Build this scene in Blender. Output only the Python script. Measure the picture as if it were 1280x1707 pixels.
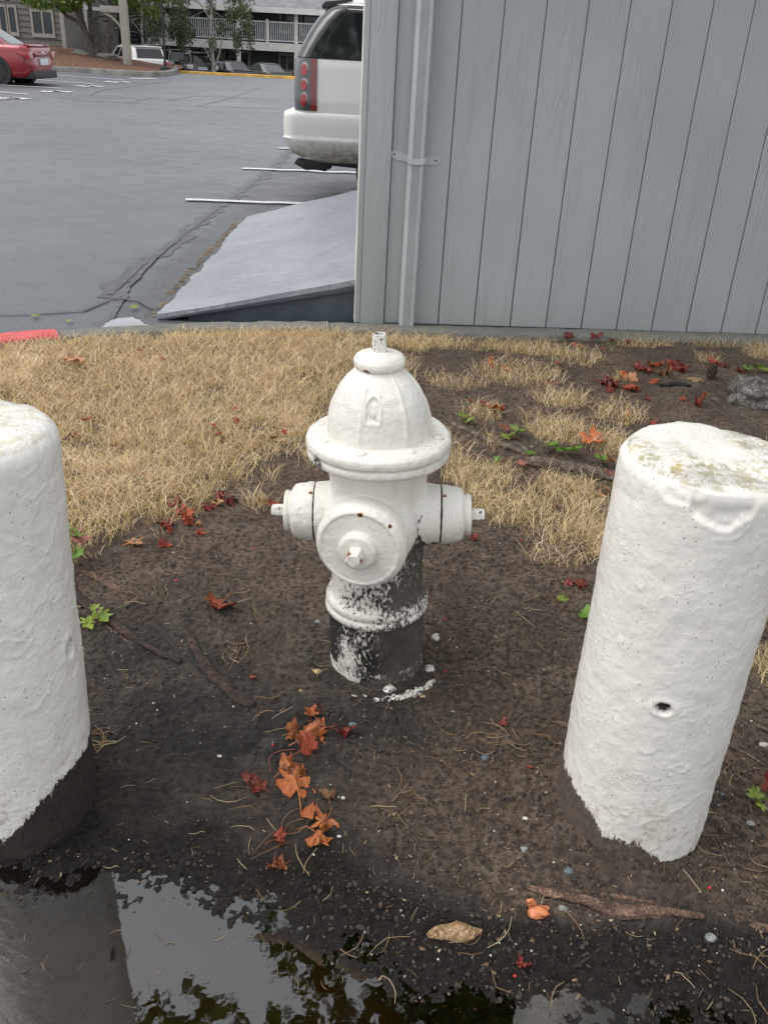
import bpy, bmesh, math, random
import numpy as np
from mathutils import Vector, Matrix
for o in list(bpy.data.objects): bpy.data.objects.remove(o)
random.seed(7); RNG = np.random.default_rng(11)
S = bpy.context.scene; COL = S.collection
# ------------------------------------------------------------------ camera
FPX = 1480.0; PITCH = math.radians(27.8); ROLL = math.radians(3.1); H = 1.43
fw = np.array([0, math.cos(PITCH), -math.sin(PITCH)]); r0 = np.array([1.0, 0, 0]); u0 = np.array([0, math.sin(PITCH), math.cos(PITCH)])
rg = math.cos(ROLL)*r0 + math.sin(ROLL)*u0; up = -math.sin(ROLL)*r0 + math.cos(ROLL)*u0
cam = bpy.data.cameras.new('camera'); co = bpy.data.objects.new('camera', cam); COL.objects.link(co)
co.matrix_world = Matrix(((rg[0], up[0], -fw[0], 0), (rg[1], up[1], -fw[1], 0), (rg[2], up[2], -fw[2], H), (0, 0, 0, 1)))
cam.sensor_fit = 'VERTICAL'; cam.sensor_height = 36; cam.lens = FPX/1707*36
cam.clip_start = 0.05; cam.clip_end = 500
S.camera = co
# ------------------------------------------------------------------ world, sun, exposure (overcast)
SUN_EL = math.radians(60); SUN_AZ = math.radians(-98)     # azimuth clockwise from +Y: high on the left
w = bpy.data.worlds.new('World'); S.world = w; w.use_nodes = True
nt = w.node_tree; nt.nodes.clear()
sky = nt.nodes.new('ShaderNodeTexSky'); sky.sky_type = 'NISHITA'; sky.sun_disc = False
sky.sun_elevation = SUN_EL; sky.sun_rotation = SUN_AZ; sky.air_density = 1.0; sky.dust_density = 4.0; sky.ozone_density = 1.0
hs = nt.nodes.new('ShaderNodeHueSaturation'); hs.inputs['Saturation'].default_value = 0.22; hs.inputs['Value'].default_value = 0.8
cl = nt.nodes.new('ShaderNodeMix'); cl.data_type = 'RGBA'; cl.blend_type = 'ADD'; cl.inputs[0].default_value = 1.0; cl.inputs[7].default_value = (4.0, 4.1, 4.25, 1)   # even cloud layer over the clear-sky glow
bg = nt.nodes.new('ShaderNodeBackground'); bg.inputs['Strength'].default_value = 0.15
wo = nt.nodes.new('ShaderNodeOutputWorld')
nt.links.new(sky.outputs[0], hs.inputs['Color']); nt.links.new(hs.outputs[0], cl.inputs[6]); nt.links.new(cl.outputs[2], bg.inputs[0]); nt.links.new(bg.outputs[0], wo.inputs[0])
sl = bpy.data.lights.new('sun', 'SUN'); sl.energy = 0.7; sl.angle = math.radians(40); sl.color = (1.0, 0.97, 0.92)
so = bpy.data.objects.new('sun', sl); COL.objects.link(so)
sd = Vector((math.sin(SUN_AZ)*math.cos(SUN_EL), math.cos(SUN_AZ)*math.cos(SUN_EL), math.sin(SUN_EL)))
so.rotation_euler = sd.to_track_quat('Z', 'Y').to_euler()
S.view_settings.view_transform = 'Standard'; S.view_settings.look = 'None'
S.view_settings.exposure = 0.14; S.view_settings.gamma = 1.0; S.view_settings.use_curve_mapping = False
# ------------------------------------------------------------------ numpy noise
def _h(i, j, k):
    n = (i*374761393 + j*668265263 + k*2147483647*3 + 1274126177) & 0xffffffff
    n = ((n ^ (n >> 13))*1274126177) & 0xffffffff
    n = ((n ^ (n >> 15))*2246822519) & 0xffffffff
    return ((n ^ (n >> 16)) & 0xffff)/65535.0
def vnoise(x, y, z=0.0):
    x, y, z = np.broadcast_arrays(np.asarray(x, float), np.asarray(y, float), np.asarray(z, float))
    xi = np.floor(x).astype(np.int64); yi = np.floor(y).astype(np.int64); zi = np.floor(z).astype(np.int64)
    fx = x-xi; fy = y-yi; fz = z-zi
    fx = fx*fx*(3-2*fx); fy = fy*fy*(3-2*fy); fz = fz*fz*(3-2*fz)
    def L(a, b, t): return a+(b-a)*t
    c = [[[_h(xi+a, yi+b, zi+d) for d in (0, 1)] for b in (0, 1)] for a in (0, 1)]
    return L(L(L(c[0][0][0], c[0][0][1], fz), L(c[0][1][0], c[0][1][1], fz), fy),
             L(L(c[1][0][0], c[1][0][1], fz), L(c[1][1][0], c[1][1][1], fz), fy), fx)*2-1
def fbm(x, y, z=0.0, o=4, g=0.5):
    s = 0; a = 1.0; f = 1.0; t = 0
    for i in range(o):
        s = s + a*vnoise(np.asarray(x)*f+13.7*i, np.asarray(y)*f+7.1*i, np.asarray(z)*f+3.3*i); t += a; a *= g; f *= 2.03
    return s/t
def sstep(a, b, x):
    t = np.clip((x-a)/(b-a), 0, 1); return t*t*(3-2*t)
# ------------------------------------------------------------------ placing helpers (a point of the photograph as a place on the ground)
CAM = np.array([0, 0, H])
def ray(px, py): return fw*FPX + rg*(px-640) - up*(py-853.5)
def onz(px, py, z=0.0):
    d = ray(px, py); return CAM + d*((z-H)/d[2])
def aty(px, py, Y):
    d = ray(px, py); return CAM + d*(Y/d[1])
def W(px, py): p = onz(px, py); return (p[0], p[1])
def mpx(y): return (y*0.885+0.66)/FPX                      # metres per photo pixel at ground distance y
# ------------------------------------------------------------------ object helpers
def link(name, me, parent=None):
    o = bpy.data.objects.new(name, me); COL.objects.link(o)
    if parent is not None: o.parent = parent
    return o
def mesh_np(name, V, Fc, mat=None, parent=None, smooth=True, attrs=None, sharp=None):
    V = np.asarray(V, dtype=np.float32).reshape(-1, 3)
    me = bpy.data.meshes.new(name)
    if isinstance(Fc, np.ndarray):
        n, k = Fc.shape
        me.vertices.add(len(V)); me.vertices.foreach_set('co', V.ravel())
        me.loops.add(n*k); me.loops.foreach_set('vertex_index', Fc.astype(np.int32).ravel())
        me.polygons.add(n); me.polygons.foreach_set('loop_start', np.arange(0, n*k, k, dtype=np.int32))
        me.polygons.foreach_set('loop_total', np.full(n, k, dtype=np.int32))
        me.update(calc_edges=True)
    else:
        me.from_pydata([tuple(map(float, v)) for v in V], [], Fc); me.update()
    if smooth: me.polygons.foreach_set('use_smooth', np.ones(len(me.polygons), dtype=bool))
    if sharp: me.set_sharp_from_angle(angle=math.radians(sharp))
    if attrs:
        for k, a in attrs.items():
            at = me.attributes.new(k, 'FLOAT', 'POINT'); at.data.foreach_set('value', np.asarray(a, dtype=np.float32).ravel())
    if mat: me.materials.append(mat)
    return link(name, me, parent)
def tag(o, label=None, cat=None, group=None, kind=None):
    if label: o['label'] = label
    if cat: o['category'] = cat
    if group: o['group'] = group
    if kind: o['kind'] = kind
    return o
def thing(name, label, cat, loc=(0, 0, 0), rz=0.0, group=None):
    o = bpy.data.objects.new(name, None); COL.objects.link(o); o.location = loc; o.rotation_euler = (0, 0, rz)
    o.empty_display_size = 0.1
    return tag(o, label, cat, group)
class MB:
    """collects shapes into one mesh"""
    def __init__(s): s.v = []; s.f = []
    def add(s, V, F):
        b = len(s.v); s.v += [tuple(map(float, p)) for p in V]; s.f += [tuple(i+b for i in f) for f in F]; return s
    def box(s, x0, x1, y0, y1, z0, z1):
        V = [(x, y, z) for z in (z0, z1) for y in (y0, y1) for x in (x0, x1)]
        return s.add(V, [(0, 2, 3, 1), (4, 5, 7, 6), (0, 1, 5, 4), (2, 6, 7, 3), (0, 4, 6, 2), (1, 3, 7, 5)])
    def prism(s, pts, y0, y1):            # pts in x-z, extruded along y
        n = len(pts); V = [(x, y0, z) for x, z in pts]+[(x, y1, z) for x, z in pts]
        return s.add(V, [tuple(range(n)), tuple(range(2*n-1, n-1, -1))]+[(i, i+n, (i+1) % n+n, (i+1) % n) for i in range(n)])
    def prismz(s, pts, z0, z1):
        n = len(pts); V = [(x, y, z0) for x, y in pts]+[(x, y, z1) for x, y in pts]
        return s.add(V, [tuple(range(n-1, -1, -1)), tuple(range(n, 2*n))]+[(i, (i+1) % n, (i+1) % n+n, i+n) for i in range(n)])
    def tube(s, P, r, seg=8, cap=True):
        V, F = tube(P, r, seg, cap); return s.add(V, F)
    def build(s, name, mat, parent=None, smooth=False, bevel=0, sharp=None, segs=2):
        me = bpy.data.meshes.new(name); me.from_pydata(s.v, [], s.f); me.update()
        bm = bmesh.new(); bm.from_mesh(me); bmesh.ops.recalc_face_normals(bm, faces=bm.faces)
        if bevel:
            bmesh.ops.bevel(bm, geom=[e for e in bm.edges if len(e.link_faces) == 2 and e.calc_face_angle(0) > 0.5], offset=bevel, segments=segs, affect='EDGES', profile=0.6)
        bm.to_mesh(me); bm.free()
        if smooth or bevel: me.polygons.foreach_set('use_smooth', np.ones(len(me.polygons), dtype=bool)); me.set_sharp_from_angle(angle=math.radians(sharp or 40))
        if mat: me.materials.append(mat)
        return link(name, me, parent)
def tube(P, r, seg=8, cap=True):
    P = [Vector(p) for p in P]; n = len(P)
    if not hasattr(r, '__len__'): r = [r]*n
    V = []; F = []; prev = None
    for i in range(n):
        t = (P[min(i+1, n-1)]-P[max(i-1, 0)]).normalized()
        a = prev if prev is not None else (Vector((0, 0, 1)) if abs(t.z) < 0.9 else Vector((1, 0, 0)))
        b = t.cross(a).normalized(); a = b.cross(t).normalized(); prev = a
        for k in range(seg):
            th = 2*math.pi*k/seg; V.append(tuple(P[i]+a*(r[i]*math.cos(th))+b*(r[i]*math.sin(th))))
    for i in range(n-1):
        for k in range(seg):
            F.append((i*seg+k, i*seg+(k+1) % seg, (i+1)*seg+(k+1) % seg, (i+1)*seg+k))
    if cap: F.append(tuple(range(seg-1, -1, -1))); F.append(tuple((n-1)*seg+k for k in range(seg)))
    return V, F
def lathe(prof, seg, M=None, cap0=False, cap1=False):       # prof: (r, z)
    V = []; F = []
    for r, z in prof:
        for k in range(seg):
            a = 2*math.pi*k/seg; p = Vector((r*math.cos(a), r*math.sin(a), z)); V.append(tuple(M @ p) if M else tuple(p))
    for i in range(len(prof)-1):
        for k in range(seg): F.append((i*seg+k, i*seg+(k+1) % seg, (i+1)*seg+(k+1) % seg, (i+1)*seg+k))
    if cap0: F.append(tuple(range(seg-1, -1, -1)))
    if cap1: F.append(tuple((len(prof)-1)*seg+k for k in range(seg)))
    return V, F
def grid_faces(nx, ny):
    i = np.arange(nx-1)[None, :]; j = np.arange(ny-1)[:, None]; a = j*nx+i
    return np.stack([a, a+1, a+nx+1, a+nx], -1).reshape(-1, 4)
def normals_of(me):
    n = np.empty(len(me.vertices)*3, dtype=np.float32); me.vertex_normals.foreach_get('vector', n); return n.reshape(-1, 3)
def coords_of(me):
    n = np.empty(len(me.vertices)*3, dtype=np.float32); me.vertices.foreach_get('co', n); return n.reshape(-1, 3)
# ------------------------------------------------------------------ materials
class NT:
    def __init__(s, name):
        s.m = bpy.data.materials.new(name); s.m.use_nodes = True; s.t = s.m.node_tree; s.t.nodes.clear()
        s.out = s.t.nodes.new('ShaderNodeOutputMaterial')
    def n(s, typ, props=None, **inp):
        nd = s.t.nodes.new('ShaderNode'+typ)
        for k, v in (props or {}).items(): setattr(nd, k, v)
        for k, v in inp.items(): s.set(nd, k.replace('_', ' '), v)
        return nd
    def set(s, nd, key, v):
        i = nd.inputs[int(key[1:])] if key[0] == '#' else nd.inputs[key]
        if isinstance(v, bpy.types.NodeSocket): s.t.links.new(v, i)
        else: i.default_value = (tuple(v)+(1.0,))[:4] if isinstance(v, tuple) and i.type == 'RGBA' else v
    def pos(s, scale=(1, 1, 1), obj=False, off=None):
        g = s.n('TexCoord').outputs['Object'] if obj else s.n('NewGeometry').outputs['Position']
        mp = s.n('Mapping'); s.set(mp, 'Vector', g); mp.inputs['Scale'].default_value = scale
        if off is not None: s.set(mp, 'Location', off)
        return mp.outputs[0]
    def noise(s, vec, scale, detail=4, rough=0.55, dist=0.0, col=False):
        nd = s.n('TexNoise', Vector=vec, Scale=scale, Detail=detail, Roughness=rough, Distortion=dist)
        return nd.outputs['Color' if col else 'Fac']
    def vor(s, vec, scale, feature='F1', out='Distance', rnd=1.0):
        nd = s.n('TexVoronoi', {'feature': feature}, Vector=vec, Scale=scale, Randomness=rnd); return nd.outputs[out]
    def math(s, op, a, b=0.0, c=0.0, clamp=False):
        nd = s.t.nodes.new('ShaderNodeMath'); nd.operation = op; nd.use_clamp = clamp
        for i, v in enumerate((a, b, c)):
            if isinstance(v, bpy.types.NodeSocket): s.t.links.new(v, nd.inputs[i])
            else: nd.inputs[i].default_value = v
        return nd.outputs[0]
    def ramp(s, fac, a, b):      # smooth 0..1 between a and b
        nd = s.t.nodes.new('ShaderNodeMapRange'); nd.interpolation_type = 'SMOOTHSTEP'
        s.t.links.new(fac, nd.inputs['Value']); nd.inputs['From Min'].default_value = a; nd.inputs['From Max'].default_value = b
        return nd.outputs[0]
    def cramp(s, fac, stops):
        nd = s.t.nodes.new('ShaderNodeValToRGB'); e = nd.color_ramp.elements
        while len(e) < len(stops): e.new(0.5)
        for i, (p, c) in enumerate(stops): e[i].position = p; e[i].color = tuple(c)+(1,)
        s.t.links.new(fac, nd.inputs[0]); return nd.outputs[0]
    def mix(s, fac, a, b, mode='MIX'):
        nd = s.t.nodes.new('ShaderNodeMix'); nd.data_type = 'RGBA'; nd.blend_type = mode
        for i, v in ((0, fac), (6, a), (7, b)):
            if isinstance(v, bpy.types.NodeSocket): s.t.links.new(v, nd.inputs[i])
            else: nd.inputs[i].default_value = (tuple(v)+(1.0,))[:4] if i else v
        return nd.outputs[2]
    def attr(s, name): return s.n('Attribute', {'attribute_name': name}).outputs['Fac']
    def rnd(s): return s.n('ObjectInfo').outputs['Random']
    def bump(s, h, strength=0.5, dist=0.01, prev=None):
        nd = s.n('Bump', Height=h, Strength=strength, Distance=dist)
        if prev is not None: s.set(nd, 'Normal', prev)
        return nd.outputs[0]
    def pbr(s, col, rough=0.6, normal=None, metal=0.0, spec=0.5, coat=0.0, **kw):
        b = s.n('BsdfPrincipled', **{'Base Color'.replace(' ', '_'): col}, Roughness=rough, Metallic=metal)
        b.inputs['Specular IOR Level'].default_value = spec; b.inputs['Coat Weight'].default_value = coat
        b.inputs['Coat Roughness'].default_value = 0.03
        for k, v in kw.items(): s.set(b, k.replace('_', ' '), v)
        if normal is not None: s.set(b, 'Normal', normal)
        s.t.links.new(b.outputs[0], s.out.inputs[0]); return s.m
def simple(name, col, rough=0.5, metal=0.0, spec=0.5, coat=0.0, var=0.12, vs=6.0, bump=0.0, bs=60.0):
    m = NT(name); p = m.pos(); n = m.noise(p, vs, 5)
    c = m.mix(m.ramp(n, 0.3, 0.7), tuple(x*(1-var) for x in col), tuple(min(1, x*(1+var)) for x in col))
    nm = m.bump(m.noise(p, bs, 4), bump, 0.01) if bump else None
    return m.pbr(c, rough, nm, metal, spec, coat)
# ------------------------------------------------------------------ shape of the ground
def poly_sd(P, x, y):            # signed distance, positive inside
    P = np.array(P); n = len(P); d = np.full(np.shape(x), 1e9); ins = np.zeros(np.shape(x), bool)
    for i in range(n):
        ax, ay = P[i]; bx, by = P[(i+1) % n]; ex, ey = bx-ax, by-ay
        t = np.clip(((x-ax)*ex+(y-ay)*ey)/(ex*ex+ey*ey+1e-12), 0, 1)
        d = np.minimum(d, np.hypot(x-ax-t*ex, y-ay-t*ey))
        c = ((ay > y) != (by > y)) & (x < (bx-ax)*(y-ay)/(by-ay+1e-12)+ax); ins ^= c
    return np.where(ins, d, -d)
KERB = [(-6.0, 2.6), (-3.6, 3.35), (-2.6, 3.85), (-1.94, 4.20), (-1.64, 4.36), (-1.14, 4.58), (-0.75, 4.69), (-0.2, 4.80), (0.6, 4.87), (2.2, 5.03), (5.0, 5.3)]
KX = np.array([p[0] for p in KERB]); KY = np.array([p[1] for p in KERB])
def kerb_y(x): return np.interp(x, KX, KY)
GP = [W(*p) for p in [(-900, 566), (200, 556), (560, 552), (640, 570), (600, 610), (545, 690), (500, 760), (420, 795), (345, 822), (275, 862), (200, 872), (120, 905), (60, 960), (-500, 1000)]]
BL = [(560, 600, 110, 32, .6), (690, 572, 90, 12, .9), (760, 640, 50, 10, .45), (870, 625, 80, 18, .45), (960, 600, 50, 14, .5), (930, 665, 50, 16, .6), (1030, 690, 45, 22, .55), (880, 585, 90, 10, .8), (1060, 572, 60, 7, .8), (1190, 572, 90, 7, .8), (935, 718, 55, 22, .8), (1010, 740, 40, 25, .85),
      (800, 795, 55, 30, .75), (860, 850, 80, 36, .65), (950, 820, 50, 34, .85), (970, 880, 50, 32, .85), (930, 930, 60, 22, .45), (1010, 920, 40, 30, .7), (800, 690, 40, 12, .45), (760, 760, 40, 20, .55), (760, 720, 30, 20, .3),
      (1270, 1120, 30, 28, .5), (1330, 1000, 60, 60, .9), (1400, 800, 100, 60, .8), (1275, 590, 40, 12, .6), (560, 650, 60, 35, .6), (640, 620, 60, 30, .5), (430, 835, 40, 12, .35), (1180, 600, 20, 8, .4)]
BLW = []
for px, py, rx, ry, wt in BL:
    c = W(px, py); BLW.append((c[0], c[1], rx*mpx(c[1]), abs(W(px, py-ry)[1]-W(px, py+ry)[1])/2, wt))
def grass_mask(x, y):
    n = fbm(x*3.1, y*3.1, 0.3, 4); n2 = fbm(x*9, y*9, 4.3, 3)
    sdv = poly_sd(GP, x, y)
    m = sstep(-0.10, 0.12, sdv+n*0.22+n2*0.08)*(0.72+0.5*sstep(-.35, .5, n+0.15))
    m = m*(1-0.55*sstep(0.15, 0.5, fbm(x*2.2+5, y*3.0, 9.3, 3))*sstep(.9, 0, sdv))
    m = m*(1-.75*sstep(.22, .5, fbm(x*5.5+2, y*7.5, 15.3, 3))*sstep(1.6, .6, sdv))
    for cx, cy, rx, ry, wt in BLW:
        q = ((x-cx)/rx)**2+((y-cy)/ry)**2
        m = np.maximum(m, wt*sstep(1.5, 0.35, q+n2*0.7+n*0.5))
    return np.clip(m, 0, 1)*sstep(0.0, 0.03, kerb_y(x)-y-0.02)
PUD = [W(*p) for p in [(-700, 1495), (0, 1483), (60, 1490), (190, 1500), (300, 1508), (390, 1522), (480, 1540), (570, 1575), (650, 1625), (720, 1680), (800, 1760), (700, 2300), (-900, 2300)]]
HYD = (0.0, 1.90); RB = (0.552, 1.395); RBR = 0.152; LB = (-0.730, 1.350); LBR = 0.155
WATER = -0.0205
ROOTS = []      # (points, radius) that lift the soil
def terrain_low(x, y):
    s = poly_sd(PUD, x, y)
    n = fbm(x*4.0, y*4.0, 1.7, 3)
    z = 0.010*fbm(x*1.6, y*1.6, 2.1, 3)+0.008*n
    z = z+0.022*sstep(-0.25, 0.2, poly_sd(GP, x, y)+0.06*n)
    z = z-0.024*sstep(-0.26, 0.015, s+0.03*n)-0.045*sstep(0.0, 0.45, s)
    # wet hollow to the right of the puddle
    z = z-0.020*sstep(1.06, 0.93, y-0.02*np.sin(x*5)+0.05*n)*sstep(-0.05, 0.35, x)
    d = np.hypot(x-RB[0], y-RB[1])
    z = z+0.038*np.exp(-np.clip(d-RBR, 0, 9)/0.045)*sstep(.35, -.25, (x-RB[0])*0.8-(y-RB[1])*0.2)+0.004*np.exp(-np.clip(d-RBR, 0, 9)/0.08)
    d = np.hypot(x-HYD[0], y-HYD[1]); z = z-0.012*np.exp(-(d/0.3)**2)
    z = z-0.03*sstep(-0.9, 0.6, -y+0.0)*0
    return z
def terrain(x, y):
    g = grass_mask(x, y); s = poly_sd(PUD, x, y)
    z = terrain_low(x, y)
    cl_ = fbm(x*11+3, y*11, 2.0, 3)
    fine = 0.009*fbm(x*22, y*22, 5.0, 4, .6)+(0.006+.004*cl_)*np.abs(fbm(x*58, y*58, 8.0, 3, .6))+0.004*sstep(.12, .5, fbm(x*95, y*95, 6.0, 2))+0.002*fbm(x*170, y*170, 3.0, 2)
    wetz = sstep(-0.22, -0.02, s)+sstep(1.12, 1.0, y)*sstep(0, .3, x)
    ridg = 0.013*(np.abs(fbm(x*38+1.2*fbm(x*9, y*9), y*30, 6.0, 3))-0.12)
    sub = sstep(-0.01, 0.05, s)
    return z+fine*(1-0.75*sub)+ridg*np.clip(wetz, 0, 1)*(1-0.9*sub)+0.004*g*fbm(x*60, y*60, 2.0, 2)
def gz(x, y): return float(terrain_low(np.array([x]), np.array([y]))[0])
def G(px, py, dz=0.0):           # photo point -> point on the soil
    z = 0.0
    for _ in range(4):
        p = onz(px, py, z); z = gz(p[0], p[1])+dz
    return Vector((p[0], p[1], z))
# ------------------------------------------------------------------ ground sheet
def axis(segs):
    out = []
    for a, b, n in segs: out.append(np.linspace(a, b, n, endpoint=False))
    return np.concatenate(out+[[segs[-1][1]]])
gx = axis([(-7, -2.6, 50), (-2.6, -1.0, 120), (-1.0, 1.15, 480), (1.15, 2.4, 110), (2.4, 7, 50)])
gy = axis([(-3.0, 0.70, 30), (0.70, 2.2, 350), (2.2, 3.2, 150), (3.2, 5.6, 160)])
X, Y = np.meshgrid(gx, gy)
Z = terrain(X, Y)
back = sstep(0.0, 0.03, Y-kerb_y(X)-0.03)
Z = Z*(1-back)+(-0.16)*back
G_ = grass_mask(X, Y)
s_ = poly_sd(PUD, X, Y); nn = fbm(X*5, Y*5, 3.3, 4)
wet = sstep(-0.42, -0.06, s_+0.12*nn)
wet = np.maximum(wet, sstep(1.20, 1.08, Y-0.05*nn+0.02*X)*sstep(-0.1, 0.1, X))
# dark damp soil in front and left of the hydrant
c0 = W(330, 1250); damp = np.exp(-(((X-c0[0])/0.33)**2+((Y-c0[1])/0.33)**2)*0.8+0.9*nn)
c1 = W(210, 1080); damp = np.maximum(damp, np.exp(-(((X-c1[0])/0.28)**2+((Y-c1[1])/0.22)**2)*0.9+0.9*nn))
c2 = W(600, 1190); damp = np.maximum(damp, 0.75*np.exp(-(((X-c2[0])/0.26)**2+((Y-c2[1])/0.16)**2)+0.9*nn))
damp = np.clip(damp, 0, 1)
near_hyd = np.exp(-((np.hypot(X-HYD[0], Y-HYD[1])-0.14)/0.07)**2)
damp = np.maximum(damp, near_hyd*0.8*sstep(-.1, .3, -(X-HYD[0])-(Y-HYD[1])+0.1*nn))
silt = sstep(0.0, 0.06, s_)

m = NT('soil'); p = m.pos()
gr = m.attr('grassy'); we = m.attr('wet'); da = m.attr('damp'); si = m.attr('silt')
n1 = m.noise(p, 7, 6, .6); n2 = m.noise(p, 55, 6, .65); n3 = m.noise(p, 260, 4, .7)
dry = m.cramp(n1, [(.3, (.125, .088, .062)), (.5, (.195, .142, .102)), (.72, (.270, .208, .152))])
dry = m.mix(m.ramp(n2, .40, .58), m.mix(1.0, dry, (.40, .38, .36), 'MULTIPLY'), dry)
dmp = m.cramp(n1, [(.3, (.020, .017, .0145)), (.55, (.037, .031, .027)), (.75, (.066, .057, .049))])
dmp = m.mix(m.ramp(n2, .40, .58), m.mix(1.0, dmp, (.42, .40, .38), 'MULTIPLY'), dmp)
mud = m.cramp(n2, [(.3, (.012, .010, .009)), (.6, (.026, .021, .018)), (.8, (.045, .038, .031))])
that = m.cramp(n2, [(.3, (.13, .095, .055)), (.55, (.30, .225, .125)), (.75, (.42, .33, .19))])
c = m.mix(m.math('MULTIPLY', m.ramp(m.noise(p, 2.6, 4, .6), .42, .62), .45), dry, (.075, .058, .046)); c = m.mix(da, c, dmp); c = m.mix(m.ramp(we, .1, .8), c, mud)
c = m.mix(m.math('MULTIPLY', m.ramp(gr, .15, .8), .85), c, that)
c = m.mix(m.math('MULTIPLY', m.math('MULTIPLY', m.ramp(m.noise(p, 6.5, 5, .65), .56, .70), .42), m.math('SUBTRACT', 1.0, we)), c, (.20, .175, .15))
# flecks of bark and grit in the soil
v = m.n('TexVoronoi', Vector=m.n('Mapping', Vector=m.mix(.035, p, m.noise(p, 90, 2, col=True))).outputs[0], Scale=330.0); fl = m.math('LESS_THAN', v.outputs['Distance'], .20)
sel = m.math('GREATER_THAN', m.n('SeparateColor', Color=v.outputs['Color']).outputs[0], .80)
fm = m.math('MULTIPLY', m.math('MULTIPLY', fl, sel), m.math('SUBTRACT', .75, m.math('MULTIPLY', we, .45)))
c = m.mix(fm, c, m.mix(v.outputs['Color'], (.20, .13, .08), (.42, .36, .28)))
c = m.mix(si, c, m.cramp(n1, [(.3, (.070, .040, .016)), (.7, (.125, .075, .032))]))
ro = m.math('SUBTRACT', .95, m.math('MULTIPLY', m.ramp(we, .3, .9), .76)); ro = m.math('SUBTRACT', ro, m.math('MULTIPLY', da, .18))
ro = m.math('ADD', ro, m.math('MULTIPLY', m.math('SUBTRACT', n3, .5), .25))
hgt = m.math('ADD', m.math('MULTIPLY', n2, 1.0), m.math('MULTIPLY', n3, .55))
nm = m.bump(hgt, 1.0, .020)
SOIL = m.pbr(c, ro, nm, spec=0.5)
V = np.stack([X, Y, Z], -1).reshape(-1, 3)
tag(mesh_np('ground', V, grid_faces(len(gx), len(gy)), SOIL, attrs=dict(grassy=G_, wet=wet, damp=damp, silt=silt)), kind='structure')
del V
# ------------------------------------------------------------------ puddles
def water_mat(name, ior, tint, rough=0.0):
    m = NT(name); p = m.pos()
    nrm = m.bump(m.noise(p, 30, 2), .05, .003)
    fr = m.n('Fresnel', IOR=ior, Normal=nrm).outputs[0]
    gl = m.n('BsdfGlossy', Color=(1, 1, 1), Roughness=rough, Normal=nrm).outputs[0]
    tr = m.n('BsdfTransparent', Color=tint).outputs[0]
    mx = m.n('MixShader'); m.t.links.new(fr, mx.inputs[0]); m.t.links.new(tr, mx.inputs[1]); m.t.links.new(gl, mx.inputs[2])
    m.t.links.new(mx.outputs[0], m.out.inputs[0]); return m.m
WAT = water_mat('puddle_water', 2.05, (.72, .52, .30), .025)
xs = np.linspace(-2.5, 1.6, 12); ys = np.linspace(-2.0, 1.35, 10); XX, YY = np.meshgrid(xs, ys)
tag(mesh_np('puddle', np.stack([XX, YY, XX*0+WATER], -1), grid_faces(12, 10), WAT, smooth=False), kind='structure')
# ------------------------------------------------------------------ parking lot
LOT = -0.045
def lotp(px, py, dz=0.0): p = onz(px, py, LOT+dz); return (p[0], p[1])
m = NT('asphalt'); p = m.pos()
n1 = m.noise(p, .35, 6, .6); n2 = m.noise(p, 4, 6, .65); n3 = m.noise(p, 160, 3, .7); n4 = m.noise(m.pos((.25, 1.6, 1)), 1.1, 5, .6)
c = m.cramp(n1, [(.3, (.088, .094, .103)), (.5, (.114, .121, .132)), (.7, (.145, .153, .166))])
c = m.mix(m.math('MULTIPLY', m.ramp(n4, .5, .75), .35), c, (.085, .088, .093))
c = m.mix(m.math('MULTIPLY', m.ramp(n2, .5, .72), .3), c, (.075, .077, .08))
c = m.mix(m.math('MULTIPLY', m.ramp(n3, .52, .7), .35), c, (.28, .28, .28))
n6 = m.noise(p, 48, 5, .75); c = m.mix(m.math('MULTIPLY', m.ramp(n6, .50, .64), .38), c, (.045, .046, .048)); c = m.mix(m.math('MULTIPLY', m.ramp(m.noise(p, 75, 3, .7), .60, .70), .5), c, (.30, .30, .30))
# worn, coarser strip beside the building
sx = m.n('SeparateXYZ', Vector=m.n('NewGeometry').outputs['Position'])
zone = m.ramp(m.math('ADD', sx.outputs[0], m.math('MULTIPLY', m.math('SUBTRACT', n2, .5), .25)), -1.75, -1.55)
zy = m.ramp(sx.outputs[1], 14.5, 12.0)
zone = m.math('MULTIPLY', zone, zy)
c = m.mix(m.math('MULTIPLY', zone, .62), c, m.mix(m.ramp(m.noise(p, 22, 6, .7), .4, .66), (.050, .052, .056), (.105, .108, .112)))
cr = m.vor(m.n('Mapping', Vector=m.noise(p, 1.6, 4, col=True)).outputs[0], 9.0, 'DISTANCE_TO_EDGE')
crk = m.math('MULTIPLY', m.math('LESS_THAN', cr, .014), m.math('GREATER_THAN', zone, .5))
c = m.mix(m.math('MULTIPLY', crk, .8), c, (.02, .02, .02))
ro = m.math('ADD', .27, m.math('MULTIPLY', n2, .4))
ASPH = m.pbr(c, ro, m.bump(m.math('ADD', n3, m.math('MULTIPLY', n6, 1.2)), .5, .008), spec=.5)
P = [(x, y) for x, y in zip(KX, KY+0.10)]
rows = []; xs = np.concatenate([np.linspace(-70, -6.1, 20), np.linspace(-6, 5, 60), np.linspace(5.2, 60, 16)])
ys0 = np.interp(xs, KX, KY+0.08); ys0 = np.where(xs < -6, 2.68+(xs+6)*0.42, ys0); ys0 = np.where(xs > 5, 5.38, ys0)
T = np.concatenate([np.linspace(0, .12, 8)**1.0, np.linspace(.15, 1, 14)])
YE = 40.0
XX = np.repeat(xs[None], len(T), 0); YY = ys0[None]+(YE-ys0[None])*T[:, None]
ZZ = LOT+0*XX
lot = tag(mesh_np('parking_lot', np.stack([XX, YY, ZZ], -1), grid_faces(len(xs), len(T)), ASPH), kind='structure')
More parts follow.
